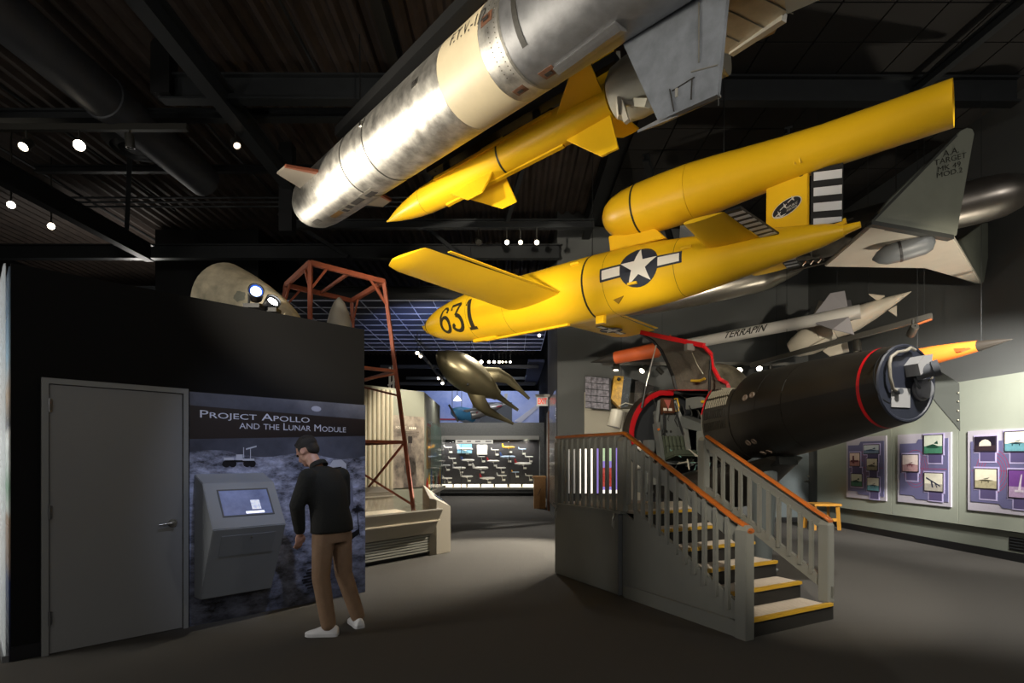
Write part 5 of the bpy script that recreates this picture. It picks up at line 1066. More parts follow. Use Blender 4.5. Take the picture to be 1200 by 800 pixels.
# rivet rows
rv = MB()
for tq in (5.38, 5.5):
    for k in range(26):
        c = rp_t(tq*K, math.radians(120+5*k)); rv.lathe(c, c-(RO+RD*tq*K), [(-.002, .005), (.003, .004)], 6)
for k in range(18):
    c = rp_t((11.6)*K, math.radians(120+7*k)); rv.lathe(c, c-(RO+RD*11.6*K), [(-.002, .006), (.003, .005)], 6)
o = rv.build('rivets', mat('rivet_dark', '#6e6a60', .5, .7), rj); o['kind'] = 'stuff'
# lettering high on the flank
ta, aa = hit(527, 54); tb, ab_ = hit(566, 24)
letters('F.T.V.-1/2', lambda u, v: rp_t(ta+(tb-ta)*u, aa+(ab_-aa)*u+v*-.0+(v)*(1 if math.cos(aa) < 0 else -1)*-.28, .003), (0, 0, 1.05, 1), mat('stencil_black', '#1e1c19', .6), rj, cuts=3)
# side fairing and nose vanes
fa = [hit(700, 62), hit(650, 95)]
ta, aa = hit(655, 83); tb, ab_ = hit(728, 30)
MB().patch([[rp_t(ta+(tb-ta)*i/8, aa+(ab_-aa)*i/8+.0+.16*(j-2)/2, .03-.008*abs(j-2)) for j in range(5)] for i in range(9)], -.03).build('side_fairing', svd, rj)
tip = mat('orange_tip', '#a65a38', .5); cfin = mat('cream_fin', '#b3a99a', .5)
for sg_ in (-1, 1):
    q = lambda t, y: RO+RD*t*K+RS_*sg_*y
    f_ = MB().plate([q(12.3, RR-.02), q(11.2, RR-.02), q(11.45, .74), q(11.9, .76)], .03).build('nose_vane', cfin, rj)
    MB().plate([q(11.3, RR-.02), q(11.15, RR-.02), q(11.40, .74), q(11.47, .745)], .034).build('vane_edge', tip, f_)
# ventral fin and starboard wing
C = lambda t: RO+RD*t
_a, _b, _c = at(733, 55, 3.86), at(773, 143, 3.72), at(850, 60, 3.36); _n = (_b-_a).cross(_c-_a).normalized()
def onf(px, py):
    r = V((px-CXP)/FPX, 1, (HYP-py)/FPX); o = V(0, 0, CAMH); return o+r*((_a-o).dot(_n)/r.dot(_n))
fpts = [onf(722, 33), onf(733, 55), onf(773, 143), onf(842, 112), onf(853, 0), onf(856, -40), onf(760, -30)]
vf = MB().plate(fpts, .04).build('ventral_fin', mat('blue_grey_alloy', '#7f858e', .5, .55, noise=(8, .3), bump=(50, .06)), rj)
nv = (fpts[2]-fpts[1]).cross(fpts[3]-fpts[1]).normalized(); nv = nv if nv.y < 0 else -nv
def fstrip(a, c, wv, m, nm, e=.024): MB().bar(onf(*a[:2])+nv*e, onf(*c[:2])+nv*e, wv, .008, nv).build(nm, m, vf)
fstrip((732, 48, 3.87), (790, -8, 3.62), .035, mat('pale_alloy_strip', '#a8a69e', .4, .7), 'root_strip'); fstrip((821, 5, 3.42), (821, 75, 3.53), .006, _M['joint_grey'], 'panel_line')
fstrip((812, 86, 3.55), (843, 78, 3.45), .006, _M['joint_grey'], 'panel_line'); fstrip((790, 108, 3.65), (816, 92, 3.56), .005, dk, 'hatch_screws'); fstrip((813, 94, 3.56), (812, 118, 3.56), .005, dk, 'hatch_screws'); fstrip((787, 106, 3.66), (792, 132, 3.66), .005, dk, 'hatch_screws'); fstrip((795, 105, 3.63), (795, 115, 3.63), .018, _M['pale_alloy_strip'], 'handle')
MB().plate([at(747, 154, 3.78), at(772, 141, 3.70), at(842, 110, 3.44), at(845, 113, 3.5), at(775, 145, 3.76)], .015).build('tip_plate', svd, vf)
tw = mat('tan_alloy', '#a59880', .5, .55, noise=(7, .25), bump=(60, .06))
wq = lambda t, a, z=0: RO+RD*t+RS_*a+RU*z
sw_ = MB().plate([wq(3.1, RR-.03, -.03), wq(2.57, 1.195, -.03), wq(2.23, 1.22, -.03), wq(2.09, 1.08, -.03), wq(1.2, 1.2, -.03), wq(.9, RR-.03, -.03)], .05).build('wing', tw, rj)
MB().plate([wq(2.08, 1.085, -.058), wq(1.2, 1.2, -.058), wq(1.0, .8, -.058), wq(1.95, .75, -.058)], .008).build('grey_flap', mat('flap_grey', '#8b8c86', .5, .4), sw_)
MB().bar(wq(2.56, 1.2, -.04), wq(2.1, 1.1, -.06), .05, .06).build('tip_rail', _M['pale_alloy_strip'], sw_)
for k in range(4): MB().bar(wq(2.6-.2*k, .55, -.057), wq(2.45-.2*k, 1.12, -.057), .006, .004).build('panel_line', _M['joint_grey'], sw_)
MB().tube([onf(842, 113)-Z*.06, onf(842, 113)+Z*.25, V(onf(842, 113).x, onf(842, 113).y, 7.0)], .004, 6).build('suspension_cable', steelbk, rj)
MB().tube([wq(3.0, 0, RR), V(wq(3.0, 0, 0).x, wq(3.0, 0, 0).y, 7.0)], .01, 5).build('suspension_cable', steelbk, rj); MB().tube([wq(7.0, 0, RR), V(wq(7, 0, 0).x, wq(7, 0, 0).y, 7.0)], .01, 5).build('suspension_cable', steelbk, rj)
MB().bar(wq(7.5, -.1, RR+.22), wq(1.5, -.1, RR+.3), .12, .12).build('hanging_beam', steelbk, rj)

# ================================================================== YELLOW MISSILE
YN = V(-1.768, 7.6, 4.869); YE = at(717, 117, 5.5); YD = (YE-YN).normalized(); YL = (YE-YN).length
YS = YD.cross(Z).normalized(); YU = YS.cross(YD).normalized()
ym = thing('yellow_missile', 'slim yellow missile with pointed nose and grey booster beside the silver ramjet', 'missile', YN+YD*1.8)
yq = lambda t, y, z: YN+YD*t+YS*y+YU*z
def ysec(nm, prof, m=yel): return MB().lathe(YN, YD, prof, 36, up=Z).build(nm, m, ym, smooth=45)
ysec('nose_cone', [(0, .004), (.1, .03), (.25, .075), (.45, .118), (.65, .15), (.80, .168)]); ysec('forebody', [(.805, .169), (1.1, .182), (2.12, .19)]); ysec('afterbody', [(2.14, .19), (3.0, .19), (3.15, .182), (3.5, .165), (3.51, .02)])
ysec('seam_band', [(2.117, .191), (2.142, .191)], gap_); ysec('seam_line', [(.80, .17), (.806, .17)], _M['seam_ochre'])
def yfin(nm, t0, t1, t2, t3, r0, r1, ang, th=.02, par=ym):
    d = YS*math.cos(ang)+YU*math.sin(ang); return MB().plate([YN+YD*t0+d*r0, YN+YD*t1+d*r0, YN+YD*t2+d*r1, YN+YD*t3+d*r1], th).build(nm, yel, par)
for a in (115, 215, 300): yfin('wing_fin', 1.3, 2.0, 1.95, 1.72, .16, .52, math.radians(a))
for a in (5, 95, 185, 275): yfin('tail_fin', 2.92, 3.48, 3.55, 3.36, .15, .56, math.radians(a), .025)
for a in (20, 200, 265): 
    d = YS*math.cos(math.radians(a))+YU*math.sin(math.radians(a)); MB().bar(yq(1.15, 0, 0)+d*.19, yq(2.9, 0, 0)+d*.195, .05, .035).build('cable_duct', yel, ym)
for t, a in ((1.3, 200), (2.4, 225), (2.55, 250), (1.15, 230), (1.5, 240)):
    d = YS*math.cos(math.radians(a))+YU*math.sin(math.radians(a)); MB().lathe(yq(t, 0, 0)+d*.183, d, [(0, .02), (.012, .018), (.012, .008)], 10).build('port_cap', gap_, ym)
bg = mat('booster_grey', '#a3a296', .5, .1, noise=(5, .15)); bt = MB().lathe(YN, YD, [(3.52, .02), (3.53, .20), (3.6, .26), (3.75, .285), (4.6, .285), (4.6, .02)], 36, up=Z).build('booster', bg, ym, smooth=40)
MB().lathe(YN, YD, [(3.92, .287), (3.945, .287)], 36, up=Z).build('booster_seam', gap_, ym)
MB().bar(at(725, 115, 5.25), at(727, 137, 5.25), .06, .05).bar(at(727, 116, 5.25), at(735, 143, 5.2), .05, .05).bar(at(727, 120, 5.25), at(745, 122, 5.2), .04, .04).build('fin_actuator', mat('actuator_white', '#c4c0b4', .5), ym)
MB().bar(at(724, 62, 5.6), at(726, 85, 5.5), .04, .04).build('strut', bg, ym); MB().bar(at(737, 120, 5.3), at(760, 121, 5.0), .06, .07).build('cradle_arm', bg, ym)
MB().bar(yq(.9, .0, .36), yq(3.6, .0, .38), .12, .10).build('launch_rail', steelbk, ym); 
for t in (1.0, 3.2): MB().tube([yq(t, 0, .3), V(yq(t, 0, 0).x, yq(t, 0, 0).y, 7.0)], .012, 5).build('suspension_cable', steelbk, ym)
for t in (1.2, 2.6): MB().bar(yq(t, 0, .17), yq(t, 0, .36), .05, .08, YD).build('hanger', steelbk, ym)

# ================================================================== RIGHT: delta target drone, silver dart, white rockets, orange rocket
tg = thing('target_drone', 'grey target drone with lettered triangular tip fin and round silver nose at right', 'drone', at(1060, 260, 7.9))
a, c = at(922, 290, 8.5), at(1212, 220, 7.25); d = (c-a).normalized(); L = (c-a).length; tr_ = mat('bare_alloy', '#a39c94', .3, .9, noise=(3, .2)); tdk = mat('grimy_alloy', '#5e5a52', .45, .6, noise=(8, .4))
MB().lathe(a, d, [(.0, .14), (.02, .2), (.15, .24), (.3, .27), (.32, .25), (.36, .28), (1.3, .3)], 36).build('engine_section', tdk, tg, smooth=40)
MB().lathe(a, d, [(1.305, .3), (2.3, .3), (2.5, .298), (2.68, .28), (L-.15, .22), (L-.04, .13), (L, .01)], 40).build('nose_section', tr_, tg, smooth=60)
MB().lathe(a, d, [(-.06, .1), (-.05, .2), (.05, .2)], 20).build('nozzle_lip', tdk, tg, smooth=40)
for k in range(5): MB().tube([at(922+9*k, 314-1.6*k, 8.25), at(926+9*k, 309-1.6*k, 8.2), at(930+9*k, 311-1.6*k, 8.2)], .02, 5).build('pipe_fitting', mat('pipe_steel', '#8d8a80', .3, .9), tg)
for (px, py, Y0), (qx, qy, Y1) in (((925, 318, 8.25), (966, 308, 8.0)), ((926, 285, 8.2), (1000, 255, 7.7))): MB().tube([at(px, py, Y0), at(qx, qy, Y1)], .015, 6).build('pipe', tdk, tg)
zW = 4.3; onz = lambda px, py: at(px, py, (zW-CAMH)*FPX/(HYP-py))
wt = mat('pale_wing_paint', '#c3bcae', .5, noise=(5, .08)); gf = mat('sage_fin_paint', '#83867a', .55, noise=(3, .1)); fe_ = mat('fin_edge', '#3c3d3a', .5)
WP = [onz(966, 310), onz(1020, 263), onz(1118, 278), onz(1150, 331), onz(1083, 312)]
MB().plate(WP, .06).build('wing', wt, tg, bev=.012)
nl, nt2 = onz(1019, 262), onz(1118, 278)
def finz(nm, A_, B_, pxs, yb, th, m): return None
def onplane(px, py, p0, p1):                                           # vertical plane through p0,p1
    e = (p1-p0); n = V(e.y, -e.x, 0); r = V((px-CXP)/FPX, 1, (HYP-py)/FPX); o = V(0, 0, CAMH); t = (p0-o).dot(n)/r.dot(n); return o+r*t
F1 = [onplane(x, y, nl, nt2) for x, y in ((1018, 262), (1040, 235), (1118, 160), (1124, 154), (1131, 151), (1137, 152), (1139.5, 158), (1132, 200), (1119, 276), (1114, 279))]
f1 = MB().plate(F1, .05).build('tip_fin', gf, tg, bev=.006)
MB().bar(F1[0], F1[-1], .08, .05).build('fin_root', fe_, f1); MB().bar(F1[0], F1[2], .07, .03).build('fin_leading_edge', fe_, f1)
e1 = (nt2-nl).normalized(); fn1 = V(e1.y, -e1.x, 0).normalized(); fn1 = fn1 if fn1.y < 0 else -fn1
stc = mat('fin_stencil', '#26261f', .6)
def word(txt, p0, p1, hpx):                                            # baseline from pixel p0 to p1
    A_, B_ = onplane(*p0, nl, nt2)+fn1*.03, onplane(*p1, nl, nt2)+fn1*.03; up_ = onplane(p0[0], p0[1]-hpx, nl, nt2)-onplane(*p0, nl, nt2)
    letters(txt, lambda u, v: A_+(B_-A_)*u+up_*v, (0, 0, 1, 1), stc, f1)
word('A.A.', (1102, 185.5), (1121, 180), 7); word('TARGET', (1092, 195.5), (1129.5, 186), 6.5); word('MK 49', (1096, 203), (1123, 196), 6); word('MOD.2', (1095, 210), (1125, 203), 6)
p0, p1 = onz(1086, 312), onz(1150, 331)
F2 = [onplane(x, y, p0, p1) for x, y in ((1081, 311), (1150, 262), (1163, 260), (1151, 331), (1146, 332))]
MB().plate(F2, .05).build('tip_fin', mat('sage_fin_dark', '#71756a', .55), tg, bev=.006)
b = MB(); q0, q1 = at(1022, 304, 7.0), at(1082, 286, 6.72); b.lathe(q0, q1-q0, [(0, .01), (.06, .075), (.14, .115), (.3, .135), (.55, .13), (.62, .1), (.66, .02)], 20)
b.build('pod', mat('pod_grey', '#5d6062', .45), tg, smooth=50); MB().lathe(q0, q1-q0, [(.28, .137), (.31, .137)], 20).build('pod_strap', steelbk, tg); MB().bar(q0.lerp(q1, .5)+Z*.1, q0.lerp(q1, .5)+Z*.3, .08, .25, (q1-q0).normalized()).build('pod_pylon', tdk, tg)
for px in (958, 1050): p = at(px, 280, 8.0); MB().tube([p, V(p.x, p.y, 7.0)], .006, 5).build('suspension_cable', steelbk, tg)
# silver dart under the yellow drone
sd_ = thing('silver_dart', 'long tapering silver missile body seen below the yellow drone tail', 'missile', at(820, 335, 10.2))
a, c = at(690, 372, 10.6), at(944, 313, 9.8); d = (c-a).normalized(); L = (c-a).length; sm_ = mat('polished_dart', '#bdb7aa', .3, .9, noise=(4, .15))
MB().lathe(a, d, [(0, .01), (.5, .1), (1.2, .2), (2.2, .25), (3.2, .26), (L-.5, .2), (L-.15, .09), (L, .01)], 36).build('body', sm_, sd_, smooth=60)
for px, py in ((808, 338), (857, 323)): MB().lathe(at(px, py, 9.95), V(-.2, -1, -.4), [(-.04, .05), (.03, .05), (.05, .02)], 12).build('lug', tdk, sd_)
MB().plate([at(795, 300, 10.3), at(797, 265, 10.35), at(808, 263, 10.3), at(830, 298, 10.2)], .03).build('fin', mat('dart_white', '#c5c6c2', .5), sd_)
for px in (740, 900): p = at(px, 340, 10.2); MB().tube([p, V(p.x, p.y, 7.0)], .006, 5).build('suspension_cable', steelbk, sd_)
# TERRAPIN
tp = thing('sounding_rocket', 'slim white sounding rocket with black name lettering and orange front stage', 'rocket', at(850, 395, 10))
a, c = at(692, 424.5, 11.3), at(1008, 365, 8.8); d = (c-a).normalized(); L = (c-a).length; whm = mat('matt_white', '#bab7b0', .45, noise=(4, .06)); orm = mat('orange_paint', '#c2592a', .5, noise=(5, .12))
tB = L*.115; tO = L*.30
MB().lathe(a, d, [(0, .004), (tB*.5, .06), (tB, .125)], 24).build('nose_spike', mat('black_spike', '#1d1b18', .5), tp, smooth=50); MB().lathe(a, d, [(tB+.003, .126), (tO, .15), (tO+.05, .105)], 28).build('orange_stage', orm, tp, smooth=40)
MB().lathe(a, d, [(tO+.04, .1), (L-.55, .106), (L-.54, .112), (L, .118), (L, .1), (L-.3, .095)], 32).build('white_stage', whm, tp, smooth=40); MB().lathe(a, d, [(L-.28, .095), (L-.3, .01)], 24).build('nozzle', steelbk, tp)
side = d.cross(Z).normalized(); up_ = side.cross(d)
def on_rod(px, py):
    o = V(0, 0, CAMH); r = (at(px, py, 1)-o).normalized(); w0 = o-a; A_ = r-d*r.dot(d); B_ = w0-d*w0.dot(d); s = -A_.dot(B_)/A_.dot(A_); return (o+r*s-a).dot(d)
tA, tZ = on_rod(848, 395), on_rod(896, 387); nrm = -(side-d*0); nrm = side if side.y < 0 else -side
vup = nrm.cross(d); vup = vup if vup.z > 0 else -vup
letters('TERRAPIN', lambda u, v: a+d*(tA+(tZ-tA)*(u))+d*(v*.07)+nrm*(.108*math.cos(-.45+1.15*v))+vup*(.108*math.sin(-.45+1.15*v)), (0, 0, 1, 1), stc, tp, cuts=3, bold=.022)
for pts in ([(954, 369, 9.2), (973, 344, 9.2), (990, 341, 9.1), (994, 362, 8.9)], [(954, 378.5, 9.1), (995, 371.5, 8.6), (1001, 392, 8.5), (976, 386, 8.7)], [(960, 372, 9.4), (985, 352, 10), (997, 352, 10), (1000, 365, 9)]): MB().plate([at(*p) for p in pts], .02).build('tail_fin', mat('grey_fin', '#9a979a', .5), tp)
for pts in ([(772, 405, 10.5), (786, 392, 10.4), (787, 398, 10.3), (785, 405, 10.3)], [(775, 413, 10.6), (795, 413, 10.3), (801, 422, 10.3), (784, 419, 10.5)]): MB().plate([at(*p) for p in pts], .02).build('front_fin', orm, tp)
for px, py in ((776, 405), (981, 340)): p = at(px, py, 10.4 if px < 800 else 9.1); MB().tube([p, V(p.x, p.y, 7.0)], .004, 5).build('suspension_cable', steel, tp)
# white missile with small nose vanes
wm = thing('white_missile', 'stubby white missile with pointed nose and small canards beyond the slim rocket', 'missile', at(1000, 380, 9.5))
a, c = at(1068, 341.5, 8.9), at(926, 410, 10.0); d = (c-a).normalized(); L = (c-a).length; wmm = mat('bright_white', '#cbc2b0', .45, noise=(6, .08))
MB().lathe(a, d, [(0, .004), (.3, .09), (.6, .16), (.85, .20), (1.0, .205), (1.2, .17)], 32).build('nose_section', wmm, wm, smooth=50); MB().lathe(a, d, [(1.2, .15), (1.22, .175), (1.5, .2), (L*.74, .26)], 32).build('mid_section', wmm, wm, smooth=40)
MB().lathe(a, d, [(L*.74+.004, .265), (L*.85, .25), (L*.95, .19), (L, .13), (L, .01)], 32).build('tail_section', wmm, wm, smooth=50)
def wf_(pts, nm='fin'): MB().plate([at(*p) for p in pts], .025).build(nm, wmm, wm)
wf_([(1018, 344.5, 9.1), (1037, 346.5, 9.05), (1028, 352, 9.15)], 'canard'); wf_([(1041, 364, 8.9), (1051, 358, 8.85), (1051, 371, 8.8)], 'canard')
wf_([(960, 372, 10), (933, 386, 10.1), (940, 393, 10)]); wf_([(967, 396, 9.4), (962, 406, 9.5), (935, 414, 9.6)]); wf_([(992, 395, 9.3), (995, 412, 9.2), (972, 417.5, 9.4), (964, 411, 9.5)]); wf_([(985, 360, 9.8), (960, 352, 10.1), (952, 372, 10.1)])
for px, py in ((1017, 357), (922, 400)): p = at(px, py, 9.3); MB().tube([p, V(p.x, p.y, 7.0)], .0035, 5).build('suspension_cable', steel, wm)
# orange rocket with black nose
og = thing('orange_rocket', 'glossy orange rocket with black pointed nose against the right wall', 'rocket', at(1120, 412, 7.9))
a, c = at(1187, 397, 7.25), at(1040, 427, 8.6); d = (c-a).normalized(); L = (c-a).length
MB().lathe(a, d, [(0, .004), (.12, .03), (.25, .055), (.38, .075)], 28).build('black_nose', mat('nose_black', '#26221d', .45), og, smooth=50); MB().lathe(a, d, [(.382, .076), (.6, .105), (.9, .135), (1.3, .15), (L, .155)], 32).build('body', mat('glossy_orange', '#d9742a', .35, noise=(3, .1)), og, smooth=50)
MB().plate([at(1137, 408, 7.45), at(1118, 409, 7.6), at(1120, 413, 7.6), at(1127, 412, 7.5)], .04).build('fin', mat('orange_dark', '#a34f1f', .5), og)
MB().lathe(at(1094, 430, 8.0), V(0, -.4, -1), [(-.05, .03), (.03, .03)], 10).build('lug', _M['orange_dark'], og)
MB().plate([at(1090, 428, 8.5), at(1124, 449, 8.35), at(1125, 505, 8.35), at(1085, 458, 8.5)], .03).build('wall_fin', mat('dark_green_plate', '#1c201a', .8), og, bev=.004)
for py in (460, 470, 481, 492): MB().lathe(at(1122.5, py, 8.34), V(-.3, -1, 0), [(-.02, .012), (.02, .01)], 8).build('bolt', lv, og)
for px in (1075, 1150): p = at(px, 412, 8.0 if px < 1100 else 7.6); MB().tube([p, V(p.x, p.y, 6.9)], .0035, 5).build('suspension_cable', steel, og)
# ================================================================== RIGHT WALL PANELS, BACK WALL THINGS
fieldm = mat('violet_panel_print', '#6c6b92', .45, noise=(1.5, .08)); pbk = mat('brushed_panel', '#bdb8c4', .4, noise=(60, .08)); halo = mat('lavender_glow_print', '#bdb4dc', .5); frm = mat('photo_frame_print', '#2a2230', .5); capm = mat('caption_block', '#585078', .5); redl = mat('red_line_print', '#a8325c', .5)
def RWQ(par, d0, d1, nm, pts, m):                                       # flat slab on the right wall from (u,z) corners
    return MB().prism([rwp(u, z, d0) for u, z in pts], RWN*(d1-d0)).build(nm, m, par)
def px2(px, py, d=.13): return rw_px(px, py, d)
pals = {'red': ('#f0d8c8', '#c08a84', '#6a2630'), 'blue': ('#d4dde2', '#7c94ae', '#34506c'), 'sepia': ('#efe8cf', '#b8b090', '#5e5a48'), 'green': ('#dfe6d4', '#4d8d70', '#20503c'), 'cyan': ('#f0ecd8', '#6fa8b4', '#1f3a44'),
        'pink': ('#f2e2dc', '#c9a0a4', '#7a3848'), 'dark': ('#e9e6d2', '#bdb8ac', '#2c3048'), 'dome': ('#201a2a', '#3a2c34', '#e6dccc'), 'violet': ('#7a4a98', '#c4a8cc', '#efe4f0')}
sil = {'plane': [[(.15, .42), (.5, .47), (.9, .42), (.5, .36)], [(.4, .5), (.7, .58), (.62, .5)], [(.3, .36), (.33, .25), (.37, .36)], [(.6, .37), (.64, .25), (.68, .37)]], 'rocket': [[(.45, .2), (.62, .85), (.68, .87), (.60, .2)], [(.3, .2), (.75, .2), (.75, .28), (.3, .28)]],
       'ramp': [[(.1, .78), (.9, .32), (.9, .25), (.08, .70)], [(.35, .6), (.42, .2), (.5, .2), (.45, .55)], [(.6, .45), (.68, .2), (.74, .2), (.66, .4)]], 'dome': [[(.2, .35), (.22, .6), (.35, .78), (.5, .84), (.65, .78), (.78, .6), (.8, .35)]], 'group': [[(.25, .2), (.3, .8), (.45, .8), (.5, .2)], [(.1, .3), (.9, .3), (.9, .45), (.1, .45)]], 'field': [[(.1, .4), (.5, .52), (.9, .36), (.7, .28), (.2, .3)], [(.55, .55), (.75, .7), (.8, .5)]]}
def photo(par, x0, y0, x1, y1, pal, s, cap='below'):
    (ua, za), (ub, zb) = px2(x0, (y0+y1)/2), px2(x1, (y0+y1)/2); z1 = px2((x0+x1)/2, y0)[1]; z0 = px2((x0+x1)/2, y1)[1]
    w_, h_ = ub-ua, z1-z0; R = lambda a, b, c, d: [(a, b), (c, b), (c, d), (a, d)]
    cu = ua+w_*.25
    if cap == 'below': cr_ = (cu, z0-.15, ub-w_*.08, z0)
    else: cr_ = (ua+w_*.5, z1, ub-w_*.05, z1+.12)
    g = .022
    hb = MB(); hb.prism([rwp(u, z, .131) for u, z in R(ua-g, z0-g, ub+g, z1+g)], RWN*.003); hb.prism([rwp(u, z, .131) for u, z in R(cr_[0]-g, cr_[1]-g, cr_[2]+g, cr_[3]+g)], RWN*.003); hb.build('photo_glow', halo, par)
    RWQ(par, .131, .136, 'caption', R(*cr_), capm)
    c = pals[pal]; f = RWQ(par, .131, .142, 'photo_frame', R(ua, z0, ub, z1), frm); k = .015
    RWQ(f, .142, .144, 'photo_sky', R(ua+k, z0+k+(h_-2*k)*.4, ub-k, z1-k), mat('photo_%s_sky' % pal, c[0], .5, noise=(14, .12)))
    RWQ(f, .142, .144, 'photo_ground', R(ua+k, z0+k, ub-k, z0+k+(h_-2*k)*.4), mat('photo_%s_ground' % pal, c[1], .5, noise=(18, .3)))
    print_mesh(poly_mesh(sil[s]), lambda u, v: rwp(ua+k+(w_-2*k)*u, z0+k+(h_-2*k)*v, .1455), 'photo_subject', mat('photo_%s_ink' % pal, c[2], .5, noise=(25, .2)), f)
def panel(lb, x0, x1, yb0, zt, step):
    u0, u1 = px2(x0, 550)[0], px2(x1, 550)[0]; zb = px2(x0, yb0)[1]
    p = thing('wall_poster', lb, 'poster', rwp((u0+u1)/2, zb, .11), 'information panels on the right wall')
    RWQ(p, .102, .122, 'backing', [(u0, zb), (u1, zb), (u1, zt), (u0, zt)], pbk)
    a, b = u0+.06, u1-.05; w_ = b-a; m = a+w_*step
    RWQ(p, .122, .130, 'printed_field', [(a, zb+.14), (m-.05, zb+.14), (m, zb+.08), (b, zb+.08), (b, zt-.10), (m+.05, zt-.10), (m, zt-.17), (a, zt-.17)], fieldm)
    for q in range(4):
        rr = .12+.035*q; c = (a+w_*.35, (zb+zt)/2)
        print_mesh(poly_mesh(ribbon(arc(c[0], c[1], rr*1.2, rr*1.5, 0, 360, 24), .008)), lambda u, v: rwp(u, v, .1305), 'red_ring', redl, p)
    RWQ(p, .130, .1305, 'red_line', [(a+.02, (zb+zt)/2), (b-.02, (zb+zt)/2), (b-.02, (zb+zt)/2+.008), (a+.02, (zb+zt)/2+.008)], redl)
    return p
p1 = panel('violet information panel with five small photos, leftmost and partly behind the black aircraft nose', 991.5, 1038, 582, 1.98, .32)
photo(p1, 1012.5, 520.5, 1031, 532, 'blue', 'field'); photo(p1, 996, 530, 1008.5, 546.5, 'red', 'group'); photo(p1, 1016, 536.5, 1029, 551.5, 'sepia', 'field'); photo(p1, 997.7, 554.5, 1011, 570, 'green', 'field', 'above'); photo(p1, 1016.5, 559, 1031, 575.5, 'cyan', 'plane')
p2 = panel('violet information panel with three photos, middle one right of the black aircraft nose', 1051.5, 1114, 587.5, 1.98, .36)
photo(p2, 1083, 509, 1105.5, 532, 'green', 'field'); photo(p2, 1057.7, 532, 1077, 553, 'pink', 'plane'); photo(p2, 1083.5, 553.5, 1106, 576, 'dark', 'ramp')
p3 = panel('violet information panel at the right edge with a purple launch photo', 1133.5, 1221, 597, 1.98, .5)
photo(p3, 1142.8, 511, 1168.5, 529, 'dome', 'dome'); photo(p3, 1177.5, 504.5, 1207, 529.5, 'cyan', 'plane'); photo(p3, 1142.5, 548.5, 1169.5, 573, 'sepia', 'plane'); photo(p3, 1182, 550, 1208, 584, 'violet', 'rocket')
# stool by the far door
stl = thing('stool', 'small orange wooden step stool in the back corner by the grey door', 'stool', at(963, 613, 12.2)); om = mat('orange_pine', '#b98532', .45, noise=(12, .15))
c = V(at(963, 613, 11.7).x, 11.7, 0); w_ = .26; h_ = .54
for sx in (-1, 1):
    for sy in (-1, 1): MB().bar(c+V(sx*w_, sy*.2, 0), c+V(sx*(w_-.02), sy*.17, h_), .055, .055).build('leg', om, stl)
MB().box(c+V(0, 0, h_+.0), (w_*2+.06, .5, .05)).build('seat', om, stl, bev=.008)
MB().box(c+V(0, .17, .22), (w_*2, .03, .06)).build('stretcher', om, stl); MB().box(c+V(0, -.17, .22), (w_*2, .03, .06)).build('stretcher', om, stl)
# white board, lit picture and satellite on the back wall
wb = tag(MB().prism([bwp(.62, .35, .05), bwp(2.05, .35, .05), bwp(2.05, .35, .0), bwp(.62, .35, .0)], Z*2.75).build('exhibit_board', mat('warm_white_board', '#b9b4a4', .6)), 'tall off white exhibit board on the back wall behind the landing rail', 'board')
lpz = lambda py: at(600, py, 12.5).z; lpx = lambda px: at(px, 550, 12.5).x
lp = thing('lit_picture', 'bright backlit violet and red picture seen between the landing balusters', 'picture', (lpx(690), 12.5, .9))
wht = mat('backlit_white', '#fff6e8', .4, emit=1.3)
MB().box2((lpx(656), 12.55, lpz(580)), (lpx(729), 12.83, lpz(522))).build('light_box', mat('light_box_case', '#3a3a3a', .5), lp)
MB().box2((lpx(680), 12.53, lpz(578)), (lpx(697), 12.55, lpz(524))).build('white_field', wht, lp)
MB().box2((lpx(662), 12.53, lpz(578)), (lpx(679.5), 12.55, lpz(524))).build('grey_field', mat('backlit_grey', '#b9b6b0', .4, emit=.25), lp)
MB().box2((lpx(697), 12.53, lpz(578)), (lpx(726), 12.55, lpz(524))).build('violet_field', mat('backlit_violet', '#8f7cc8', .4, emit=.9), lp)
MB().box2((lpx(703), 12.515, lpz(540)), (lpx(718), 12.53, lpz(525))).build('green_inset', mat('backlit_green', '#b9d2a8', .4, emit=.8, noise=(30, .4)), lp)
MB().box2((lpx(703), 12.515, lpz(570)), (lpx(718), 12.53, lpz(548))).build('red_inset', mat('backlit_red', '#b8322c', .4, emit=.7, noise=(14, .6, '#f0d8d0')), lp)
MB().box2((lpx(703), 12.515, lpz(578)), (lpx(726), 12.53, lpz(574))).build('white_caption', wht, lp)
sat = thing('satellite', 'small satellite with grey solar wings and yellow foil panel over the landing', 'satellite', at(725, 465, 12.25))
YS_ = 12.25; gw = mat('solar_cell_grey', '#55545a', .35, .4, noise=(18, .4, '#8d8a94'))
for i in range(4):
    for j in range(5):
        x = 686+7*i; y = 441+7.4*j+.9*i*.0+i*.6; MB().plate([at(x, y, YS_), at(x+6.5, y+.6, YS_), at(x+6.5, y+7.2, YS_), at(x, y+6.6, YS_)], .03).build('solar_cell', gw, sat)
MB().plate([at(686, 440, YS_+.04), at(716, 443, YS_+.04), at(716, 481, YS_+.04), at(686, 478, YS_+.04)], .02).build('wing_frame', steel, sat)
MB().plate([at(745, 446, YS_), at(766, 452, YS_+.2), at(762, 470, YS_+.2), at(743, 480, YS_)], .02).build('solar_wing', mat('clear_grey_wing', '#6a6664', .3, .2, alpha=.55), sat)
MB().prism([at(720, 440, YS_), at(731, 441, YS_-.1), at(727, 478, YS_-.1), at(716, 467, YS_)], V(.02, .3, 0)).build('yellow_panel', mat('yellow_foil', '#d5a42a', .4, noise=(14, .3, '#8e6a1c')), sat)
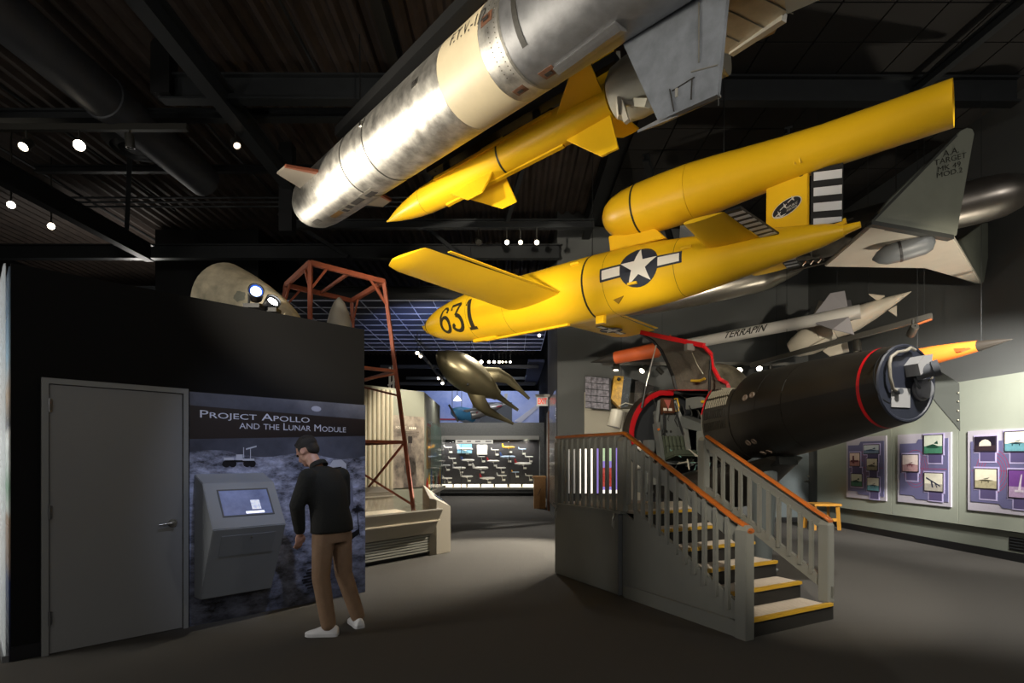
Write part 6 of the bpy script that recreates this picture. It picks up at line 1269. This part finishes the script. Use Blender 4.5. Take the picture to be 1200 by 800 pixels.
MB().prism([at(731, 441, YS_-.1), at(740, 443, YS_), at(736, 476, YS_), at(727, 478, YS_-.1)], V(.02, .3, 0)).build('silver_panel', mat('silver_foil', '#a9b2bc', .25, .7, noise=(8, .3)), sat)
MB().lathe(at(725, 444, YS_-.14), V(0, -1, 0), [(0, .04), (.03, .035), (.03, .015)], 12).build('sensor', steelbk, sat)
MB().lathe(at(724, 480, YS_), at(719, 502, YS_)-at(724, 480, YS_), [(0, .12), (.02, .15), (.40, .16), (.42, .02)], 24).build('white_canister', mat('canister_white', '#d9d5c6', .4), sat, smooth=40)
MB().tube([at(725, 476, YS_-.1), at(733, 472, YS_-.2), at(742, 474, YS_-.1), at(740, 480, YS_), at(730, 480, YS_-.1)], .012, 6).build('tube_frame', mat('strut_pale', '#c9c4b6', .4), sat)
MB().tube([at(731, 482, YS_), at(727, 508, YS_)], .025, 8).build('white_strut', _M['canister_white'], sat)
MB().tube([at(728, 441, YS_), V(at(728, 441, YS_).x, YS_, 7.0)], .006, 5).build('suspension_cable', steelbk, sat)
# camouflaged round radome behind the hatch
rdm = thing('camouflage_dome', 'cream and brown blotched round dome behind the raised hatch', 'dome', at(846, 455, 11.4))
o = MB(); o.ball(at(842, 466, 11.4), .72, 32, 20, (1, .55, 1)); o.build('shell', mat('blotched_cream', '#cfc3a8', .6, noise=(2.2, .5, '#6f6552')), rdm, smooth=60)
MB().lathe(at(842, 466, 11.4)+V(0, .05, 0), V(0, 1, 0), [(0, .74), (.06, .74), (.06, .7), (0, .7)], 36, cap=False).build('rim', steelbk, rdm)
MB().tube([at(842, 500, 11.5), V(at(842, 500, 11.5).x, 11.5, 0)], .06, 8).build('stand', steel, rdm)

# ================================================================== TRACKS AND LAMP HEADS IN VIEW
hm = mat('dark_lamp_head', '#3a3934', .4, .3); glow = mat('lamp_glow', '#fff0d6', .3, emit=12); dimg = mat('lamp_glow_dim', '#ffe8c8', .3, emit=3)
def head(lb, p, tgt, r=.06, l=.2, gm_=glow, name='track_light', grp=None, power=0, deg=50, drop=.14, hang=0, ty=None):
    p = Vector(p); d = (Vector(tgt)-p).normalized(); p.y = ty+d.y*l*.5 if ty else p.y; t_ = thing(name, lb, 'spotlight', p+Z*drop, grp)
    MB().lathe(p-d*l, d, [(0, .01), (.0, r*.8), (.03, r), (l, r), (l, r*.86), (l-.02, r*.86)], 16, cap=False).build('housing', hm, t_, smooth=40)
    MB().lathe(p-d*.02, d, [(0, .001), (.001, r*.85), (.004, .001)], 16).build('lens', gm_, t_)
    MB().bar(p-d*l*.5+Z*r*.9, V(p.x-d.x*l*.5, p.y-d.y*l*.5, hang) if hang else p-d*l*.5+Z*drop, .02, .02).build('stem', hm, t_)
    if power: spot(p+d*.05, tgt, power, deg, .7, .05)
    return t_
# back wall track with five heads
tk1 = tag(MB().bar(at(706, 426, 11.9), at(930, 426.5, 11.9), .06, .07).build('light_track', mat('grey_track', '#6a6862', .5)), 'straight lamp track along the back wall above the cockpit', 'track')
for px, py, tgt, lb, pw in ((723, 433, (2.2, 11.5, 2.3), 'track lamp leftmost on the back wall track, double lensed above the satellite', 0), (753, 434, (-.7, 8.5, 0), 'track lamp second from the left on the back wall track', 5000), (868, 433, (1.2, 7, 0), 'track lamp beside the blotched dome on the back wall track', 0), (891, 431.5, (3.5, 6.2, 0), 'track lamp right of the blotched dome on the back wall track', 260)):
    head(lb, at(px, py, 11.75), tgt, .07, .26, glow, power=pw, deg=39, hang=3.63, ty=11.9, grp='lamps on the back wall track')
for px, lb in ((779, 'unlit track lamp left of the raised hatch'), (907, 'unlit track lamp third from the right on the back wall track'), (924, 'unlit track lamp at the right end of the back wall track')): head(lb, at(px, 436, 11.75), (6, 12.4, 1), .05, .18, hm, hang=3.62, ty=11.9)
# pendant bar in front of the white missile
pb = thing('lamp_bar', 'long slanting lamp bar hanging in front of the white missile', 'track', at(1000, 400, 9))
A_, B_ = at(880, 428, 10.2), at(1092, 370, 7.9)
MB().bar(A_, B_, .07, .08).build('bar', mat('bar_alloy', '#5c5a54', .4, .5), pb); MB().bar(at(1072, 377, 8.05)-Z*.05, B_-Z*.05, .05, .02).build('orange_end', mat('bar_orange', '#a85a2c', .5), pb)
for p in (at(1083, 372, 8.0), at(910, 420, 9.9)): MB().tube([p, V(p.x, p.y, 7.0)], .0035, 5).build('suspension_cable', steel, pb)
head('silver lamp head hanging from the middle of the slanting bar', at(1005, 412, 8.75), (5.6, 8.2, .5), .06, .2, mat('lamp_off', '#bfb9aa', .3, .5), drop=.16); head('black lamp head at the right end of the slanting bar', at(1067, 392, 8.1), (7.25, 11.9, 1.4), .06, .2, mat('lamp_off2', '#8d867a', .3, .5), drop=.16, power=330, deg=46)
# left ceiling track
tk2 = tag(MB().bar(V(-8.2, 7.9, 6.38), V(-4.75, 7.9, 6.38), .07, .09).build('light_track', hm), 'dark lamp track under the left ceiling beam', 'track')
head('glowing lamp leftmost on the left ceiling track', at(25, 171, 7.8), (-6, 3, 1), .07, .22, glow, hang=6.36, ty=7.9); head('bright round lamp second from the left on the left ceiling track', at(91, 169, 7.8), (0, 0, 1.5), .085, .2, glow, hang=6.36, ty=7.9)
head('unlit lamp on the left ceiling track near the round diffuser', at(146, 168, 7.8), (-6, 9, 0), .06, .2, hm, hang=6.36, ty=7.9); head('small lamp shining sideways under the left girder', at(278, 171, 8.2), (-2.6, 7, 4), .06, .16, dimg, hang=6.76)
head('small bright lamp on the slanting dark girder, upper of two', at(13, 240, 9.6), (0, 0, 1.5), .07, .18, glow, hang=7.41); head('small bright lamp on the slanting dark girder, lower of two', at(60, 265, 10.4), (0, 0, 1.5), .07, .18, glow, hang=7.41)
cu_ = thing('ceiling_lamp', 'round white ceiling lamp just left of the silver nose', 'lamp', at(377, 174, 11)); MB().lathe(at(377, 174, 11), V(.1, -.3, -1), [(0, .16), (.05, .15), (.07, .08), (.06, .01)], 20).build('shade', mat('lamp_shade', '#e8e2d4', .4, emit=.8), cu_, smooth=50); MB().tube([at(377, 172, 11), V(at(377, 172, 11).x, 11, 7.3)], .015, 5).build('stem', steel, cu_)
for px, py, lb in ((594, 284, 'lamp leftmost of three on the beam beyond the yellow missile'), (610, 284, 'lamp middle of three on the beam beyond the yellow missile'), (629, 284, 'lamp rightmost of three on the beam beyond the yellow missile')): head(lb, at(px, py, 10.4), (0, 2, 2), .05, .15, glow if px != 610 else dimg, hang=6.03)
head('unlit lamp left of the three on the middle beam', at(561, 284, 10.4), (0, 6, 2), .06, .18, hm, hang=6.03)
random.seed(2); od7 = ['first', 'second', 'third', 'fourth', 'fifth', 'sixth', 'seventh']
for i, (px, r) in enumerate(((564, .085), (573, .07), (579, .07), (585, .065), (589, .045), (593, .035), (598, .05))): head('round lamp in the far gallery, %s of seven from the left' % od7[i], at(px, 424, 22), (0, 0, 1.5), r, .2, glow, hang=7.41, grp='row of lamps in the far gallery')
tk3 = tag(MB().bar(at(488, 408, 17), at(523, 450, 20.5), .08, .08).build('light_track', steel), 'receding lamp track left of the gold rocket', 'track')
for i, (px, py, Y) in enumerate(((489, 413.5, 17), (493, 417, 17.5), (514, 443, 19.8), (518.5, 449, 20.2))): head('lamp %s on the receding track by the gold rocket' % ['nearest', 'second', 'third', 'farthest'][i], at(px, py, Y), (0, 0, 1.5), .06, .2, glow, hang=7.41, grp='lamps on the receding track')
head('small bright lamp under the slate soffit right of the nose of the yellow drone', at(632, 393, 14.2), (0, 0, 1.5), .045, .12, glow, hang=5.57)
spot((1.2, 9.6, 3.9), at(728, 470, 12.2), 120, 26, .7)
